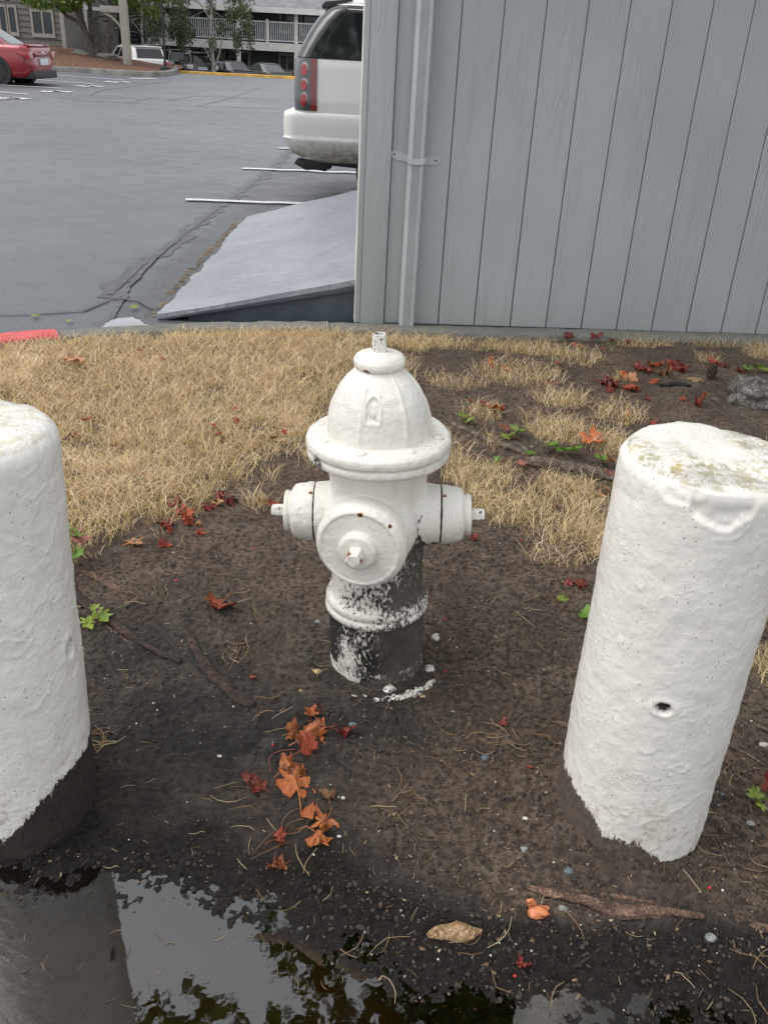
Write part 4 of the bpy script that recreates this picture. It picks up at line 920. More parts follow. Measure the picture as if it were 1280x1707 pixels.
cpt = np.array([(-14.5, 43.0)]); VV = []
for a in rowsM:
    bx = a[0]*.82+cpt[0][0]*.18-.2; by = 45.5
    for j in range(NB):
        t = j/(NB-1); x = a[0]+(bx-a[0])*t; y = a[1]+.12+(by-a[1])*t
        prof_ = .55*math.sin(min(1, t*1.9)*math.pi/2)*(1-.0*t)
        edge_ = sstep(-9.3, -15.6, np.array([x]))[0]
        z = LOT+.12+prof_*edge_*(1 if t < .75 else max(0, 1-(t-.75)*4)*.9)+.05*fbm(np.array([x*2.2]), np.array([y*2.2]), 0, 4)[0]-(.0 if t < .8 else (t-.8)*4)
        VV.append((x, y, z))
tag(mesh_np('mulch_bed', np.array(VV), grid_faces(NB, len(rowsM)), MUL), kind='structure')
# boulders in the mulch
ROCK = simple('boulder', (.16, .15, .13), .9, var=.35, vs=3, bump=.6, bs=12)
def rock(name, label, cat, loc, r, sq=(1, 1, .7), seed=0, mat=ROCK, sub=4, amp=.22, group=None):
    bm = bmesh.new(); bmesh.ops.create_icosphere(bm, subdivisions=sub, radius=1)
    co_ = np.array([v.co[:] for v in bm.verts]); nn_ = fbm(co_[:, 0]*1.6+seed, co_[:, 1]*1.6, co_[:, 2]*1.6, 4)
    co_ = co_*(1+amp*2*nn_)[:, None]*np.array(sq)*r
    for v, c in zip(bm.verts, co_): v.co = c
    me = bpy.data.meshes.new(name); bm.to_mesh(me); bm.free(); me.polygons.foreach_set('use_smooth', np.ones(len(me.polygons), dtype=bool)); me.materials.append(mat)
    o = link(name, me); o.location = loc; return tag(o, label, cat, group)
def at_depth(px, py, Y): q_ = aty(px, py, Y); return (q_[0], Y, q_[2])
rock('boulder', 'grey boulder at the foot of the three-stemmed tree, left of its trunks', 'rock', at_depth(135, 96, 40.5), .38, (1.3, 1, .75), 1)
rock('boulder', 'flat grey boulder at the right of the three-stemmed tree in the mulch', 'rock', at_depth(180, 96, 40.5), .34, (1.4, 1, .5), 5)
# ------------------------------------------------------------------ far buildings
def paint(name, col, var=.08, rough=.8): return simple(name, col, rough, var=var, vs=2, spec=.3)
BEI = paint('beige_siding', (.165, .155, .140)); CRM = paint('cream_trim', (.34, .32, .28)); SLATE = paint('slate_siding', (.085, .095, .098)); WTRIM = paint('white_trim', (.70, .69, .65)); RAILW = paint('white_railing', (.72, .74, .75)); SHING = paint('grey_shingles', (.20, .20, .205), .2); INN = simple('dark_room', (.012, .013, .015), .8); WGL = simple('window_glass', (.02, .03, .032), .08, spec=.6, var=.3, vs=2)
def box_px(px0, px1, py0, py1, Y, dy, ref=None):
    """axis-aligned box whose front stands at depth Y, measured at mid edges"""
    xm_ = (px0+px1)/2; ym_ = (py0+py1)/2
    x0_ = aty(px0, ym_, Y)[0]; x1_ = aty(px1, ym_, Y)[0]; z1_ = aty(xm_, py0, Y)[2]; z0_ = aty(xm_, py1, Y)[2]
    return x0_, x1_, Y, Y+dy, z0_, z1_
def window(parent, x0, x1, z0, z1, Y, nb=2, frame=CRM, fw_=.10):
    f = MB()
    f.box(x0-fw_, x1+fw_, Y-.05, Y-.002, z1, z1+fw_); f.box(x0-fw_, x1+fw_, Y-.06, Y-.002, z0-fw_*1.6, z0)
    f.box(x0-fw_, x0, Y-.05, Y-.002, z0, z1); f.box(x1, x1+fw_, Y-.05, Y-.002, z0, z1)
    for k in range(1, nb): xx = x0+(x1-x0)*k/nb; f.box(xx-.035, xx+.035, Y-.04, Y-.002, z0, z1)
    wo_ = bpy.data.objects.new('window', None); COL.objects.link(wo_); wo_.parent = parent
    f.build('frame', frame, wo_)
    for k in range(nb):
        a = x0+(x1-x0)*k/nb+.02; b = x0+(x1-x0)*(k+1)/nb-.02; MB().box(a, b, Y-.022, Y-.014, z0, z1).build('pane', WGL, wo_)
# left beige building, ground floor behind the mulch island
YL = 46.0
LBd = thing('apartment_building', 'beige clapboard building with a white framed window, behind the red sedan', 'building', (0, 0, 0))
x1c = aty(109, 60, YL)[0]; x0c = x1c-16; zb = -.9
MB().box(x0c, x1c, YL+.03, YL+9, zb, 7.5).build('wall', BEI, LBd)
nbd = 0; z = -.6
while z < 6.5:
    MB().prism([(0, 0), (0, 0)], 0, 0) if False else None
    b_ = MB(); b_.add([(x0c, YL-.035, z), (x1c-.16, YL-.035, z), (x1c-.16, YL+.005, z+.235), (x0c, YL+.005, z+.235), (x0c, YL+.03, z), (x1c-.16, YL+.03, z), (x1c-.16, YL+.03, z+.235), (x0c, YL+.03, z+.235)], [(0, 1, 2, 3), (4, 7, 6, 5), (0, 4, 5, 1), (3, 2, 6, 7), (0, 3, 7, 4), (1, 5, 6, 2)])
    b_.build('siding_board', BEI, LBd); z += .24
MB().box(x1c-.15, x1c+.02, YL-.06, YL+.04, zb, 7.5).build('corner_trim', CRM, LBd)
xa = aty(57, 40, YL)[0]; xb = aty(88, 40, YL)[0]; za = aty(72, 56, YL)[2]; zb_ = aty(72, 20, YL)[2]
window(LBd, xa, xb, za, zb_, YL-.03, 2)
for pa, pb in ((2, 11), (17, 27)): window(LBd, aty(pa, 30, YL)[0], aty(pb, 30, YL)[0], aty(14, 53, YL)[2], aty(14, 12, YL)[2], YL-.03, 1)
for k in range(3): window(LBd, x0c+2+k*3.2, x0c+3.4+k*3.2, 3.6, 5.0, YL-.03, 2)
MB().box(x0c-.5, x1c+.5, YL-.6, YL+9.5, 7.5, 7.75).build('roof', SHING, LBd)
# breezeway between the two buildings
xb0 = x1c+.04; xb1 = aty(180, 60, 55)[0]-.0
BW = thing('breezeway', 'dark open stairwell between the beige building and the slate building', 'stairwell', (0, 0, 0))
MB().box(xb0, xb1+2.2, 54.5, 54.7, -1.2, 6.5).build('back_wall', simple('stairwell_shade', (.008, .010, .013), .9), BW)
MB().box(xb0, xb1, 47.0, 54.5, aty(140, 14, 47)[2], aty(140, 8, 47)[2]).build('landing', WTRIM, BW)
for k in range(9): MB().box(xb0+.25+.15*k, xb0+.28+.15*k, 48.0, 48.03, aty(120, 68, 48)[2], aty(120, 52, 48)[2]).build('baluster', BLK, BW)
stairs = MB()
for k in range(12): stairs.box(xb0+.3+k*.26, xb0+.62+k*.26, 50, 51.2, 1.9-.19*k, 1.96-.19*k)
stairs.build('stair_flight', BLK, BW); MB().tube([(xb0+.3, 49.9, 2.8), (xb0+3.4, 49.9, .5)], .03, 6).build('handrail', BLK, BW)
MB().box(aty(141, 60, 49)[0], aty(147, 60, 49)[0], 49, 49.15, -1.1, 3.5).build('post', WTRIM, BW)
# slate building with the long balcony
YB = 57.0
SB = thing('apartment_building', 'two storey slate grey building with a long white balcony railing', 'building', (0, 0, 0))
xl_ = aty(180, 60, YB)[0]; xr2 = aty(700, 60, YB)[0]; YW = YB+1.7
zdeck0 = float(np.mean([aty(200, 70, YB)[2], aty(480, 88, YB)[2]])); zdeck1 = float(np.mean([aty(200, 56.5, YB)[2], aty(480, 73.5, YB)[2]])); zrail = zdeck1+1.07
zg = -1.35; zeave = aty(520, 18, YB)[2]
MB().box(xl_, xr2, YW+.03, YW+9, zg, zeave+.3).build('wall', SLATE, SB)
z = zg
while z < zeave-.1:
    b_ = MB(); b_.add([(xl_, YW-.025, z), (xr2, YW-.025, z), (xr2, YW+.008, z+.215), (xl_, YW+.008, z+.215), (xl_, YW+.03, z), (xr2, YW+.03, z), (xr2, YW+.03, z+.215), (xl_, YW+.03, z+.215)], [(0, 1, 2, 3), (4, 7, 6, 5), (0, 4, 5, 1), (3, 2, 6, 7), (0, 3, 7, 4), (1, 5, 6, 2)])
    b_.build('siding_board', SLATE, SB); z += .22
MB().box(xl_, xr2, YB, YW+.1, zdeck0+.12, zdeck1-.02).build('deck', simple('deck_boards', (.18, .18, .17), .8), SB)
MB().box(xl_, xr2, YB-.06, YB-.002, zdeck0, zdeck1).build('deck_fascia', WTRIM, SB)
MB().box(xl_, xr2, YB-.04, YB+.04, zrail-.06, zrail).build('top_rail', RAILW, SB); MB().box(xl_, xr2, YB-.03, YB+.03, zdeck1+.08, zdeck1+.13).build('bottom_rail', RAILW, SB)
b_ = MB(); xx = xl_+.08
while xx < xr2: b_.box(xx-.02, xx+.02, YB-.02, YB+.02, zdeck1+.10, zrail-.04); xx += .125
tag(b_.build('baluster', RAILW, SB), kind='stuff')
for px in (225, 281, 398, 446, 494, 570, 640):
    x_ = aty(px, 60, YB)[0]; tall = px in (225, 398, 494, 640)
    MB().box(x_-(.10 if tall else .07), x_+(.10 if tall else .07), YB-.10, YB+.08, (zg if tall else zdeck1-.1), (zeave if tall else zrail+.10)).build('post', WTRIM, SB)
x_ = aty(398, 90, YB)[0]
def wpx(px0, px1, py0, py1, nb): window(SB, aty(px0, (py0+py1)/2, YW)[0], aty(px1, (py0+py1)/2, YW)[0], aty((px0+px1)/2, py1, YW)[2], aty((px0+px1)/2, py0, YW)[2], YW-.03, nb, CRM, .12)
wpx(469, 489, 21, 50, 2); wpx(504, 530, 23, 54, 2); wpx(560, 590, 25, 56, 2)
wpx(468, 490, 93, 116, 2); wpx(400, 414, 88, 112, 1); wpx(381, 393, 86, 110, 1); wpx(372, 378, 84, 108, 1); wpx(340, 362, 83, 108, 3); wpx(300, 325, 78, 100, 2); wpx(510, 535, 95, 120, 2)
wpx(300, 330, 16, 44, 2); wpx(230, 262, 13, 40, 2); wpx(188, 200, 12, 40, 1); wpx(195, 215, 72, 96, 1); wpx(245, 265, 75, 98, 1)
# roof: sloping shingle plane with fascia board
rf = MB(); rf.add([(xl_-.6, YB-.5, zeave), (xr2+.6, YB-.5, zeave), (xr2+.6, YB+6.5, zeave+2.6), (xl_-.6, YB+6.5, zeave+2.6), (xl_-.6, YB-.5, zeave-.02), (xr2+.6, YB-.5, zeave-.02), (xr2+.6, YB+6.5, zeave+2.45), (xl_-.6, YB+6.5, zeave+2.45)], [(0, 1, 2, 3), (4, 7, 6, 5), (0, 4, 5, 1), (3, 2, 6, 7), (0, 3, 7, 4), (1, 5, 6, 2)])
rf.build('roof', SHING, SB); MB().box(xl_-.6, xr2+.6, YB-.56, YB-.502, zeave-.22, zeave+.05).build('fascia', WTRIM, SB)
MB().box(xl_, xr2, YB-.5, YW, zeave-.06, zeave-.03).build('soffit', WTRIM, SB)
# ------------------------------------------------------------------ lamp post and timber post
lb = at_depth(276, 113, 38.6)
LP = thing('lamp_post', 'thin black lamp post at the tip of the mulch island', 'lamp post', (lb[0], lb[1], LOT+.10))
MB().box(-.16, .16, -.16, .16, -.05, .16).build('base', BLK, LP, bevel=.02); MB().tube([(0, 0, .1), (0, 0, 4.6)], [.05, .04], 12).build('pole', BLK, LP, smooth=True)
MB().add(*lathe([(.05, 4.55), (.20, 4.62), (.22, 4.95), (.30, 4.98), (.05, 5.15), (.001, 5.16)], 16)).build('lantern', BLK, LP, smooth=True, sharp=30)
pb = at_depth(213, 102, 39.6)
TP = thing('timber_post', 'cream timber post with a curved bracket beside the white SUV', 'post', (pb[0], pb[1], pb[2]-.25))
hz_ = aty(208, 5, 39.6)[2]-(pb[2]-.25)
MB().box(-.14, .14, -.14, .14, 0, hz_+.6).build('post', CRM, TP, bevel=.01); MB().box(-.9, .1, -.09, .09, hz_-.35, hz_-.12).build('beam', CRM, TP, bevel=.01)
MB().tube([(-.08, 0, hz_-.95), (-.22, 0, hz_-.75), (-.48, 0, hz_-.5), (-.8, 0, hz_-.36)], .05, 8).build('bracket', CRM, TP, smooth=True)
# ------------------------------------------------------------------ trees
def leafmat(name, a, b, c_): 
    m = NT(name); r_ = m.attr('tone'); c = m.cramp(r_, [(0, a), (.5, b), (1, c_)]); 
    bs = m.n('BsdfPrincipled', Roughness=.55); m.set(bs, 'Base Color', c); tl = m.n('BsdfTranslucent', Color=c); mx = m.n('MixShader', Fac=.28)
    m.t.links.new(bs.outputs[0], mx.inputs[1]); m.t.links.new(tl.outputs[0], mx.inputs[2]); m.t.links.new(mx.outputs[0], m.out.inputs[0]); return m.m
LFA = leafmat('maple_foliage', (.045, .085, .014), (.09, .16, .025), (.17, .24, .04)); LFB = leafmat('birch_foliage', (.045, .075, .035), (.085, .12, .055), (.15, .18, .09))
BARK = simple('grey_bark', (.095, .082, .068), .95, var=.35, vs=6, bump=.7, bs=18)
def leaf_cloud(centres, rads, n, size, rng, droop=0.0, flat=.6):
    k = rng.integers(0, len(centres), n); C_ = np.array(centres)[k]; R_ = np.array(rads)[k]
    u_ = rng.normal(size=(n, 3)); u_ /= np.linalg.norm(u_, axis=1)[:, None]; rr = rng.random(n)**.45
    P = C_+u_*rr[:, None]*R_; 
    if droop: P[:, 2] -= droop*rng.random(n)**2
    a = rng.normal(size=(n, 3)); a[:, 2] *= flat; a /= np.linalg.norm(a, axis=1)[:, None]
    b = np.cross(a, rng.normal(size=(n, 3))); b /= np.linalg.norm(b, axis=1)[:, None]; s = size*(.6+.8*rng.random(n))[:, None]
    if droop: a[:, 2] -= 1.0; a /= np.linalg.norm(a, axis=1)[:, None]; b = np.cross(a, rng.normal(size=(n, 3))); b /= np.linalg.norm(b, axis=1)[:, None]
    V = np.stack([P-a*s*.6, P+b*s*.32, P+a*s*.6, P-b*s*.32], 1).reshape(-1, 3)
    F = np.arange(n*4).reshape(-1, 4); tone = np.repeat(np.clip(.25+.6*rng.random(n)+.25*(rng.random(len(centres))[k]-.5), 0, 1), 4)
    return V, F, tone
def tree(name, label, base, trunks, centres, rads, n, size, mat, seed, droop=0, bark=BARK, branches=()):
    t = thing(name, label, 'tree', base); rng = np.random.default_rng(seed)
    mb = MB()
    for P, r_ in trunks:
        P2 = []; 
        for a, b in zip(P[:-1], P[1:]):
            for s in range(5): P2.append(Vector(a)+(Vector(b)-Vector(a))*(s/5))
        P2.append(Vector(P[-1])); m_ = len(P2)
        P2 = [p+Vector((.04*vn, .03*vn, 0)) for p, vn in zip(P2, fbm(np.arange(m_)*.5+seed, np.zeros(m_), 0, 2))]
        mb.tube(P2, [r_*(1-.6*i/(m_-1)) for i in range(m_)], 10)
    mb.build('trunk', bark, t, smooth=True)
    if branches:
        bb = MB()
        for P, r_ in branches: bb.tube(P, [r_*(1-.7*i/(len(P)-1)) for i in range(len(P))], 6)
        bb.build('branch', bark, t, smooth=True)
    V, F, tone = leaf_cloud(centres, rads, n, size, rng, droop); mesh_np('crown', V, F, mat, t, smooth=False, attrs=dict(tone=tone)); return t
b0 = at_depth(163, 94, 40.8); mp_ = mpx(40.8)
rngt = np.random.default_rng(5)
cen = [(rngt.uniform(-2.9, 2.6), rngt.uniform(-1.5, 1.5), rngt.uniform(1.75, 4.6)) for _ in range(60)]
cen = [(x, y, z+.25*max(0, 1.2-abs(x))) for x, y, z in cen]; rad = [(.6, .6, .28)]*60
tree('maple_tree', 'tree with three bare grey stems and light green leaves, on the mulch island', (b0[0], b0[1], b0[2]-.1),
     [([(-.15, 0, -.2), (-.35, 0, .6), (-.55, 0, 1.4), (-.75, .1, 2.3)], .20), ([(.0, 0, -.2), (-.05, .1, .7), (-.2, .1, 1.5), (-.1, 0, 2.8)], .16), ([(.25, 0, -.2), (.5, 0, .6), (.7, 0, 1.5), (.8, .1, 2.8)], .19), ([(-.5, 0, 1.25), (-1.1, -.1, 1.5), (-1.7, -.1, 2.1), (-2.2, -.2, 2.9)], .09), ([(-.5, 0, 1.3), (-.9, 0, 2.0), (-1.1, 0, 2.8)], .07)],
     cen, rad, 9000, .17, LFA, 3)
def birch(px, Yb, cw, ztop, zlow, seed, label, n=6000, pyb=112, tr=.12):
    bb = aty(px, pyb, Yb); rngb = np.random.default_rng(seed); C_ = []; R_ = []
    for _ in range(46):
        x = rngb.uniform(-cw, cw); C_.append((x, rngb.uniform(-.8, .8), rngb.uniform(zlow+.6*abs(x)/cw, ztop))); R_.append((.28, .28, .38))
    br_ = [([(0, 0, 1.2+.4*k), (rngb.uniform(-.7, .7), rngb.uniform(-.3, .3), 2.0+.4*k), (rngb.uniform(-1.4, 1.4), 0, 2.3+.4*k), (rngb.uniform(-1.7, 1.7), 0, 1.9+.3*k)], .035) for k in range(6)]
    return tree('birch_tree', label, (bb[0], Yb, -1.2), [([(0, 0, 0), (.03, 0, 1.2), (-.05, 0, 2.4), (.1, 0, ztop+.4)], tr), ([(.02, 0, 1.0), (.35, .0, 1.7), (.55, 0, 2.6)], tr*.55)], C_, R_, n, .12, LFB, seed, .55, simple('pale_birch_bark', (.34, .32, .29), .9, var=.4, vs=8), br_)
birch(356, 51.5, 2.4, 5.4, 1.95, 12, 'birch with drooping dark green leaves in front of the balcony, right one', 5200)
birch(243, 50.0, 2.2, 5.0, 2.3, 21, 'dark drooping birch between the timber post and the lamp post', 4200)
# maple whose crown hangs over the hydrant (seen only mirrored in the water)
rm_ = np.random.default_rng(9); cen = []; rad = []
for _ in range(70): cen.append((rm_.uniform(-5.1, 2.4), rm_.uniform(-.6, 2.4), rm_.uniform(4.2, 6.8))); rad.append((.75, .75, .4))
cen = [c for c in cen if c[0] > -4.9+1.5*abs(math.sin(c[1]*2.1))]; rad = rad[:len(cen)]
tree('maple_tree', 'spreading maple over the corner, mirrored in the puddle', (3.5, 4.0, 0.0),
     [([(0, 0, -.2), (-.1, .1, 1.2), (-.2, .2, 2.6), (-.4, .6, 5.0), (-.3, 1.2, 7.5)], .22), ([(-.2, .2, 2.4), (-1.0, .8, 3.9), (-2.4, 1.2, 5.2), (-4.0, 1.4, 6.0)], .10), ([(-.2, .2, 3.0), (.8, 1.0, 4.4), (1.6, 1.2, 6.0)], .09)], cen, rad, 14000, .17, LFA, 8)
# ------------------------------------------------------------------ dry grass
m = NT('dry_grass'); t_ = m.attr('tone'); g_ = m.attr('green')
c = m.cramp(t_, [(0, (.22, .15, .08)), (.25, (.50, .36, .19)), (.55, (.76, .58, .32)), (.82, (.86, .70, .43)), (1, (.90, .80, .60))])
c = m.mix(g_, c, m.cramp(t_, [(0, (.06, .085, .025)), (1, (.20, .23, .07))]))
bs = m.n('BsdfPrincipled', Roughness=.6); m.set(bs, 'Base Color', c); tl = m.n('BsdfTranslucent', Color=c); mx = m.n('MixShader', Fac=.25)
m.t.links.new(bs.outputs[0], mx.inputs[1]); m.t.links.new(tl.outputs[0], mx.inputs[2]); m.t.links.new(mx.outputs[0], m.out.inputs[0]); GRASS = m.m
def blades(name, x, y, h, wd, lean, tone, green, seed, mat=GRASS, lift=0.0, kind='stuff'):
    rng = np.random.default_rng(seed); n = len(x); z = terrain_low(x, y)+lift
    a = rng.random(n)*2*np.pi; la = rng.random(n)*2*np.pi
    V = []
    for k, (t, wk) in enumerate(((0, 1), (.35, .9), (.7, .65), (1, .12))):
        lx_ = np.cos(la)*lean*h*(t**1.6); ly_ = np.sin(la)*lean*h*(t**1.6); hz = h*t*np.sqrt(np.clip(1-(lean*.75*t)**2, .02, 1))
        kx = .25*h*t*(1-t)*np.cos(la+1.6+3*rng.random(n)); ky = .25*h*t*(1-t)*np.sin(la+1.6)
        for s in (-1, 1): V.append(np.stack([x+lx_+kx+s*wd*wk*np.cos(a)/2, y+ly_+ky+s*wd*wk*np.sin(a)/2, z+hz-.002], -1))
    V = np.stack(V, 1); b = np.arange(n)[:, None]*8
    F = np.concatenate([b+np.array([[0, 1, 3, 2]]), b+np.array([[2, 3, 5, 4]]), b+np.array([[4, 5, 7, 6]])], 0)
    o = mesh_np(name, V.reshape(-1, 3), F, mat, smooth=False, attrs=dict(tone=np.repeat(tone, 8), green=np.repeat(green, 8)))
    return tag(o, kind=kind)
def scatter(n, x0, x1, y0, y1, fn, rng):
    xs_, ys_ = [], []
    while sum(map(len, xs_)) < n:
        x = rng.uniform(x0, x1, 60000); y = rng.uniform(y0, y1, 60000)
        k = rng.random(60000) < fn(x, y); xs_.append(x[k]); ys_.append(y[k])
    return np.concatenate(xs_)[:n], np.concatenate(ys_)[:n]
rg1 = np.random.default_rng(21)
LOGP = [tuple(G(*q_)[:2]) for q_ in [(742, 700), (800, 728), (850, 745), (882, 766), (940, 784), (985, 792), (1032, 802)]]
def off_log(x, y):
    d = np.full(np.shape(x), 9.)
    for (ax, ay), (bx, by) in zip(LOGP[:-1], LOGP[1:]):
        t = np.clip(((x-ax)*(bx-ax)+(y-ay)*(by-ay))/((bx-ax)**2+(by-ay)**2), 0, 1); d = np.minimum(d, np.hypot(x-ax-t*(bx-ax), (y-ay-t*(by-ay))+.03))
    return sstep(.035, .075, d)
def dens(x, y):
    cl = (.22+1.0*sstep(-.15, .35, fbm(x*17, y*17, 2.0, 3)))*(1-.62*sstep(.0, .45, x)*sstep(.1, -.3, fbm(x*8, y*8, 12.0, 3))); free = np.hypot(x-HYD[0], y-HYD[1]) > .13
    vis = np.abs(x) < (y*.45+.75)
    return off_log(x, y)*grass_mask(x, y)**1.5*cl*free*vis*(kerb_y(x)-y > .0)
x, y = scatter(105000, -2.9, 3.1, 1.9, 5.1, dens, rg1); n = len(x)
gm = grass_mask(x, y); tl_ = fbm(x*3.5, y*3.5, 7.0, 3); left = sstep(.3, -.6, x)
h = (.011+.023*rg1.random(n)**1.7)*(.6+.6*gm)*(1+.5*sstep(.1, .5, tl_)*left)*(.72+.28*left); lean = .45+.53*rg1.random(n)**.5; lean = np.clip(lean+.22*(1-left), 0, .985)
grn = ((rg1.random(n) < .05+.16*sstep(.25, .55, fbm(x*2.6+9, y*2.6, 1., 3)))*.75)
tone = np.clip(.48+.28*rg1.normal(size=n)+.45*tl_+.4*fbm(x*11, y*11, 5., 3), 0, 1)
tag(blades('dry_grass', x, y, h, .0018+.0014*rg1.random(n), lean, tone, grn, 5), 'short dry straw-coloured grass between the kerb and the hydrant', None)
# thatch: dead blades lying flat between the standing ones
x, y = scatter(42000, -2.9, 3.1, 1.8, 5.1, lambda x, y: off_log(x, y)*np.clip(grass_mask(x, y)*1.15-.05, 0, 1)*(kerb_y(x)-y > .03)*(np.abs(x) < (y*.45+.75)), rg1); n = len(x)
tag(blades('thatch', x, y, .03+.05*rg1.random(n), .0016+.001*rg1.random(n), .90+.09*rg1.random(n), np.clip(.55+.25*rg1.normal(size=n), 0, 1), np.zeros(n), 6, lift=.004), 'flattened dead grass lying between the standing blades')
# scraggly tufts on the bare soil edge and a few green ones
def tufts(name, label, P, nb, sp, hh, green, seed):
    rng = np.random.default_rng(seed); X_, Y_ = [], []
    for px, py in P: c_ = G(px, py); X_.append(c_.x+rng.normal(size=nb)*sp); Y_.append(c_.y+rng.normal(size=nb)*sp)
    X_ = np.concatenate(X_); Y_ = np.concatenate(Y_); n = len(X_)
    tag(blades(name, X_, Y_, hh*(.5+.8*rng.random(n)), .0022+0*X_, .4+.55*rng.random(n), np.clip(.5+.25*rng.normal(size=n), 0, 1), green*(rng.random(n) < .8), seed), label)
tufts('grass_tuft', 'loose tan grass tufts at the edge of the bare soil', [(430, 845), (450, 800), (395, 800), (330, 835), (205, 885), (160, 905), (350, 795), (520, 775), (770, 790), (820, 745), (990, 850), (900, 900), (930, 905), (960, 720), (880, 700), (1030, 640), (850, 790), (800, 850), (1262, 1115)], 38, .028, .07, .1, 31)
tufts('green_grass', 'small green grass tufts in the dry lawn', [(147, 728), (140, 722), (375, 733), (430, 735), (445, 727), (805, 585), (815, 578), (1275, 1125), (700, 590), (1020, 585)], 26, .018, .05, .9, 33)
# ------------------------------------------------------------------ loose litter on the soil
def col_mat(name, stops, rough=.8, bump=0.0):
    m = NT(name); c = m.cramp(m.attr('tone'), stops); return m.pbr(c, rough, m.bump(m.noise(m.pos(), 300, 3), bump, .002) if bump else None)
CHIP = col_mat('bark_crumb', [(0, (.018, .013, .010)), (.5, (.05, .034, .025)), (.75, (.12, .075, .045)), (.93, (.24, .165, .10)), (1, (.42, .34, .23))])
NEED = col_mat('dead_needle', [(0, (.16, .09, .045)), (.5, (.32, .21, .11)), (1, (.50, .40, .24))], .55)
GRIT = col_mat('grit', [(0, (.10, .11, .12)), (.5, (.30, .29, .27)), (.85, (.55, .54, .50)), (1, (.75, .73, .68))], .6)
rg2 = np.random.default_rng(77)
def soil_d(x, y):
    g0 = 1-.75*grass_mask(x, y); s = poly_sd(PUD, x, y)
    right = .35+.9*sstep(-.25, .25, x)
    return np.clip(g0*right*sstep(.05, -.03, s)*(np.abs(x) < (y*.45+.4))*(.35+.65*sstep(-.3, .3, fbm(x*7, y*7, 3., 3))), 0, 1)*np.clip(1.7/np.maximum(y, .8), .25, 1)
x, y = scatter(24000, -1.7, 2.2, .80, 4.6, soil_d, rg2); n = len(x); z = terrain(x, y)
L_ = .0014+.0055*rg2.random(n)**3.2; W_ = L_*(.25+.4*rg2.random(n)); T_ = .0006+.0012*rg2.random(n); a = rg2.random(n)*2*np.pi; tz = (rg2.random(n)-.5)*.9
ux = np.stack([np.cos(a), np.sin(a), np.sin(tz)], -1); uy = np.stack([-np.sin(a), np.cos(a), 0*a+.2*(rg2.random(n)-.5)], -1); uz = np.array([0, 0, 1.])
C_ = np.stack([x, y, z+.0006+np.abs(np.sin(tz))*L_*.35], -1)
jt = {k: (.25+.95*rg2.random(n), .15+1.0*rg2.random(n)) for k in range(4)}
V = np.stack([C_+sx_*ux*(L_*jt[k_][0])[:, None]+sy_*uy*(W_*jt[k_][1])[:, None]+sz_*uz*T_[:, None] for sz_ in (-1, 1) for k_, (sx_, sy_) in enumerate(((-1, -1), (1, -1), (1, 1), (-1, 1)))], 1)
b = np.arange(n)[:, None]*8; F = np.concatenate([b+np.array([q]) for q in ([4, 5, 6, 7], [0, 1, 5, 4], [1, 2, 6, 5], [2, 3, 7, 6], [3, 0, 4, 7])], 0)
tag(mesh_np('bark_crumbs', V.reshape(-1, 3), F, CHIP, smooth=False, attrs=dict(tone=np.repeat(np.clip(rg2.random(n)**1.5, 0, 1), 8))), 'crumbs of bark and dead leaf strewn over the soil', kind='stuff')
# grit
x, y = scatter(1700, -1.5, 1.9, .80, 3.9, lambda x, y: soil_d(x, y)*.9+.05, rg2); n = len(x); z = terrain(x, y)
ico = bmesh.new(); bmesh.ops.create_icosphere(ico, subdivisions=1, radius=1); iv = np.array([v.co[:] for v in ico.verts]); ifc = np.array([[v.index for v in f.verts] for f in ico.faces]); ico.free()
r_ = .0010+.0022*rg2.random(n)**3; rj = 1+.25*(rg2.random((n, len(iv)))-.5)
V = np.stack([x, y, z+r_*.3], -1)[:, None]+iv[None]*r_[:, None, None]*rj[..., None]*np.array([1, 1, .7])
F = (ifc[None]+(np.arange(n)*len(iv))[:, None, None]).reshape(-1, 3)
tag(mesh_np('grit', V.reshape(-1, 3), F, GRIT, attrs=dict(tone=np.repeat(rg2.random(n), len(iv)))), 'tiny pale stones scattered in the soil', kind='stuff')
# needles and straws
def needles(name, label, x, y, L, r, seed, curve=.25, mat=NEED, lift=.002, ang=None):
    rng = np.random.default_rng(seed); n = len(x); a = rng.random(n)*2*np.pi if ang is None else ang; V = []; cv = (rng.random(n)-.5)*2*curve; tl = (rng.random(n)**2)*.35
    S_ = 5
    for k in range(S_):
        t = k/(S_-1)-.5; px_ = x+np.cos(a)*L*t-np.sin(a)*cv*L*(t*t*4-.5)*.5; py_ = y+np.sin(a)*L*t+np.cos(a)*cv*L*(t*t*4-.5)*.5
        pz_ = terrain(px_, py_)+lift+r+np.maximum(0, t)*tl*L
        rr = r*(1-.5*abs(t))
        for q in range(3):
            th = 2*math.pi*q/3; V.append(np.stack([px_-np.sin(a)*rr*math.cos(th), py_+np.cos(a)*rr*math.cos(th), pz_+rr*math.sin(th)], -1))
    V = np.stack(V, 1); b = np.arange(n)[:, None]*(3*S_); F = np.concatenate([b+np.array([[k*3+q, k*3+(q+1) % 3, (k+1)*3+(q+1) % 3, (k+1)*3+q]]) for k in range(S_-1) for q in range(3)], 0)
    return tag(mesh_np(name, V.reshape(-1, 3), F, mat, attrs=dict(tone=np.repeat(rng.random(n), 3*S_))), label, kind='stuff')
x, y = scatter(1500, -1.5, 1.9, .82, 3.6, lambda x, y: np.clip(soil_d(x, y)+.08, 0, 1), rg2); n = len(x)
needles('dead_needles', 'short dead needles and straws lying on the soil', x, y, .008+.025*rg2.random(n)**1.5, .00045+.0003*rg2.random(n), 3)
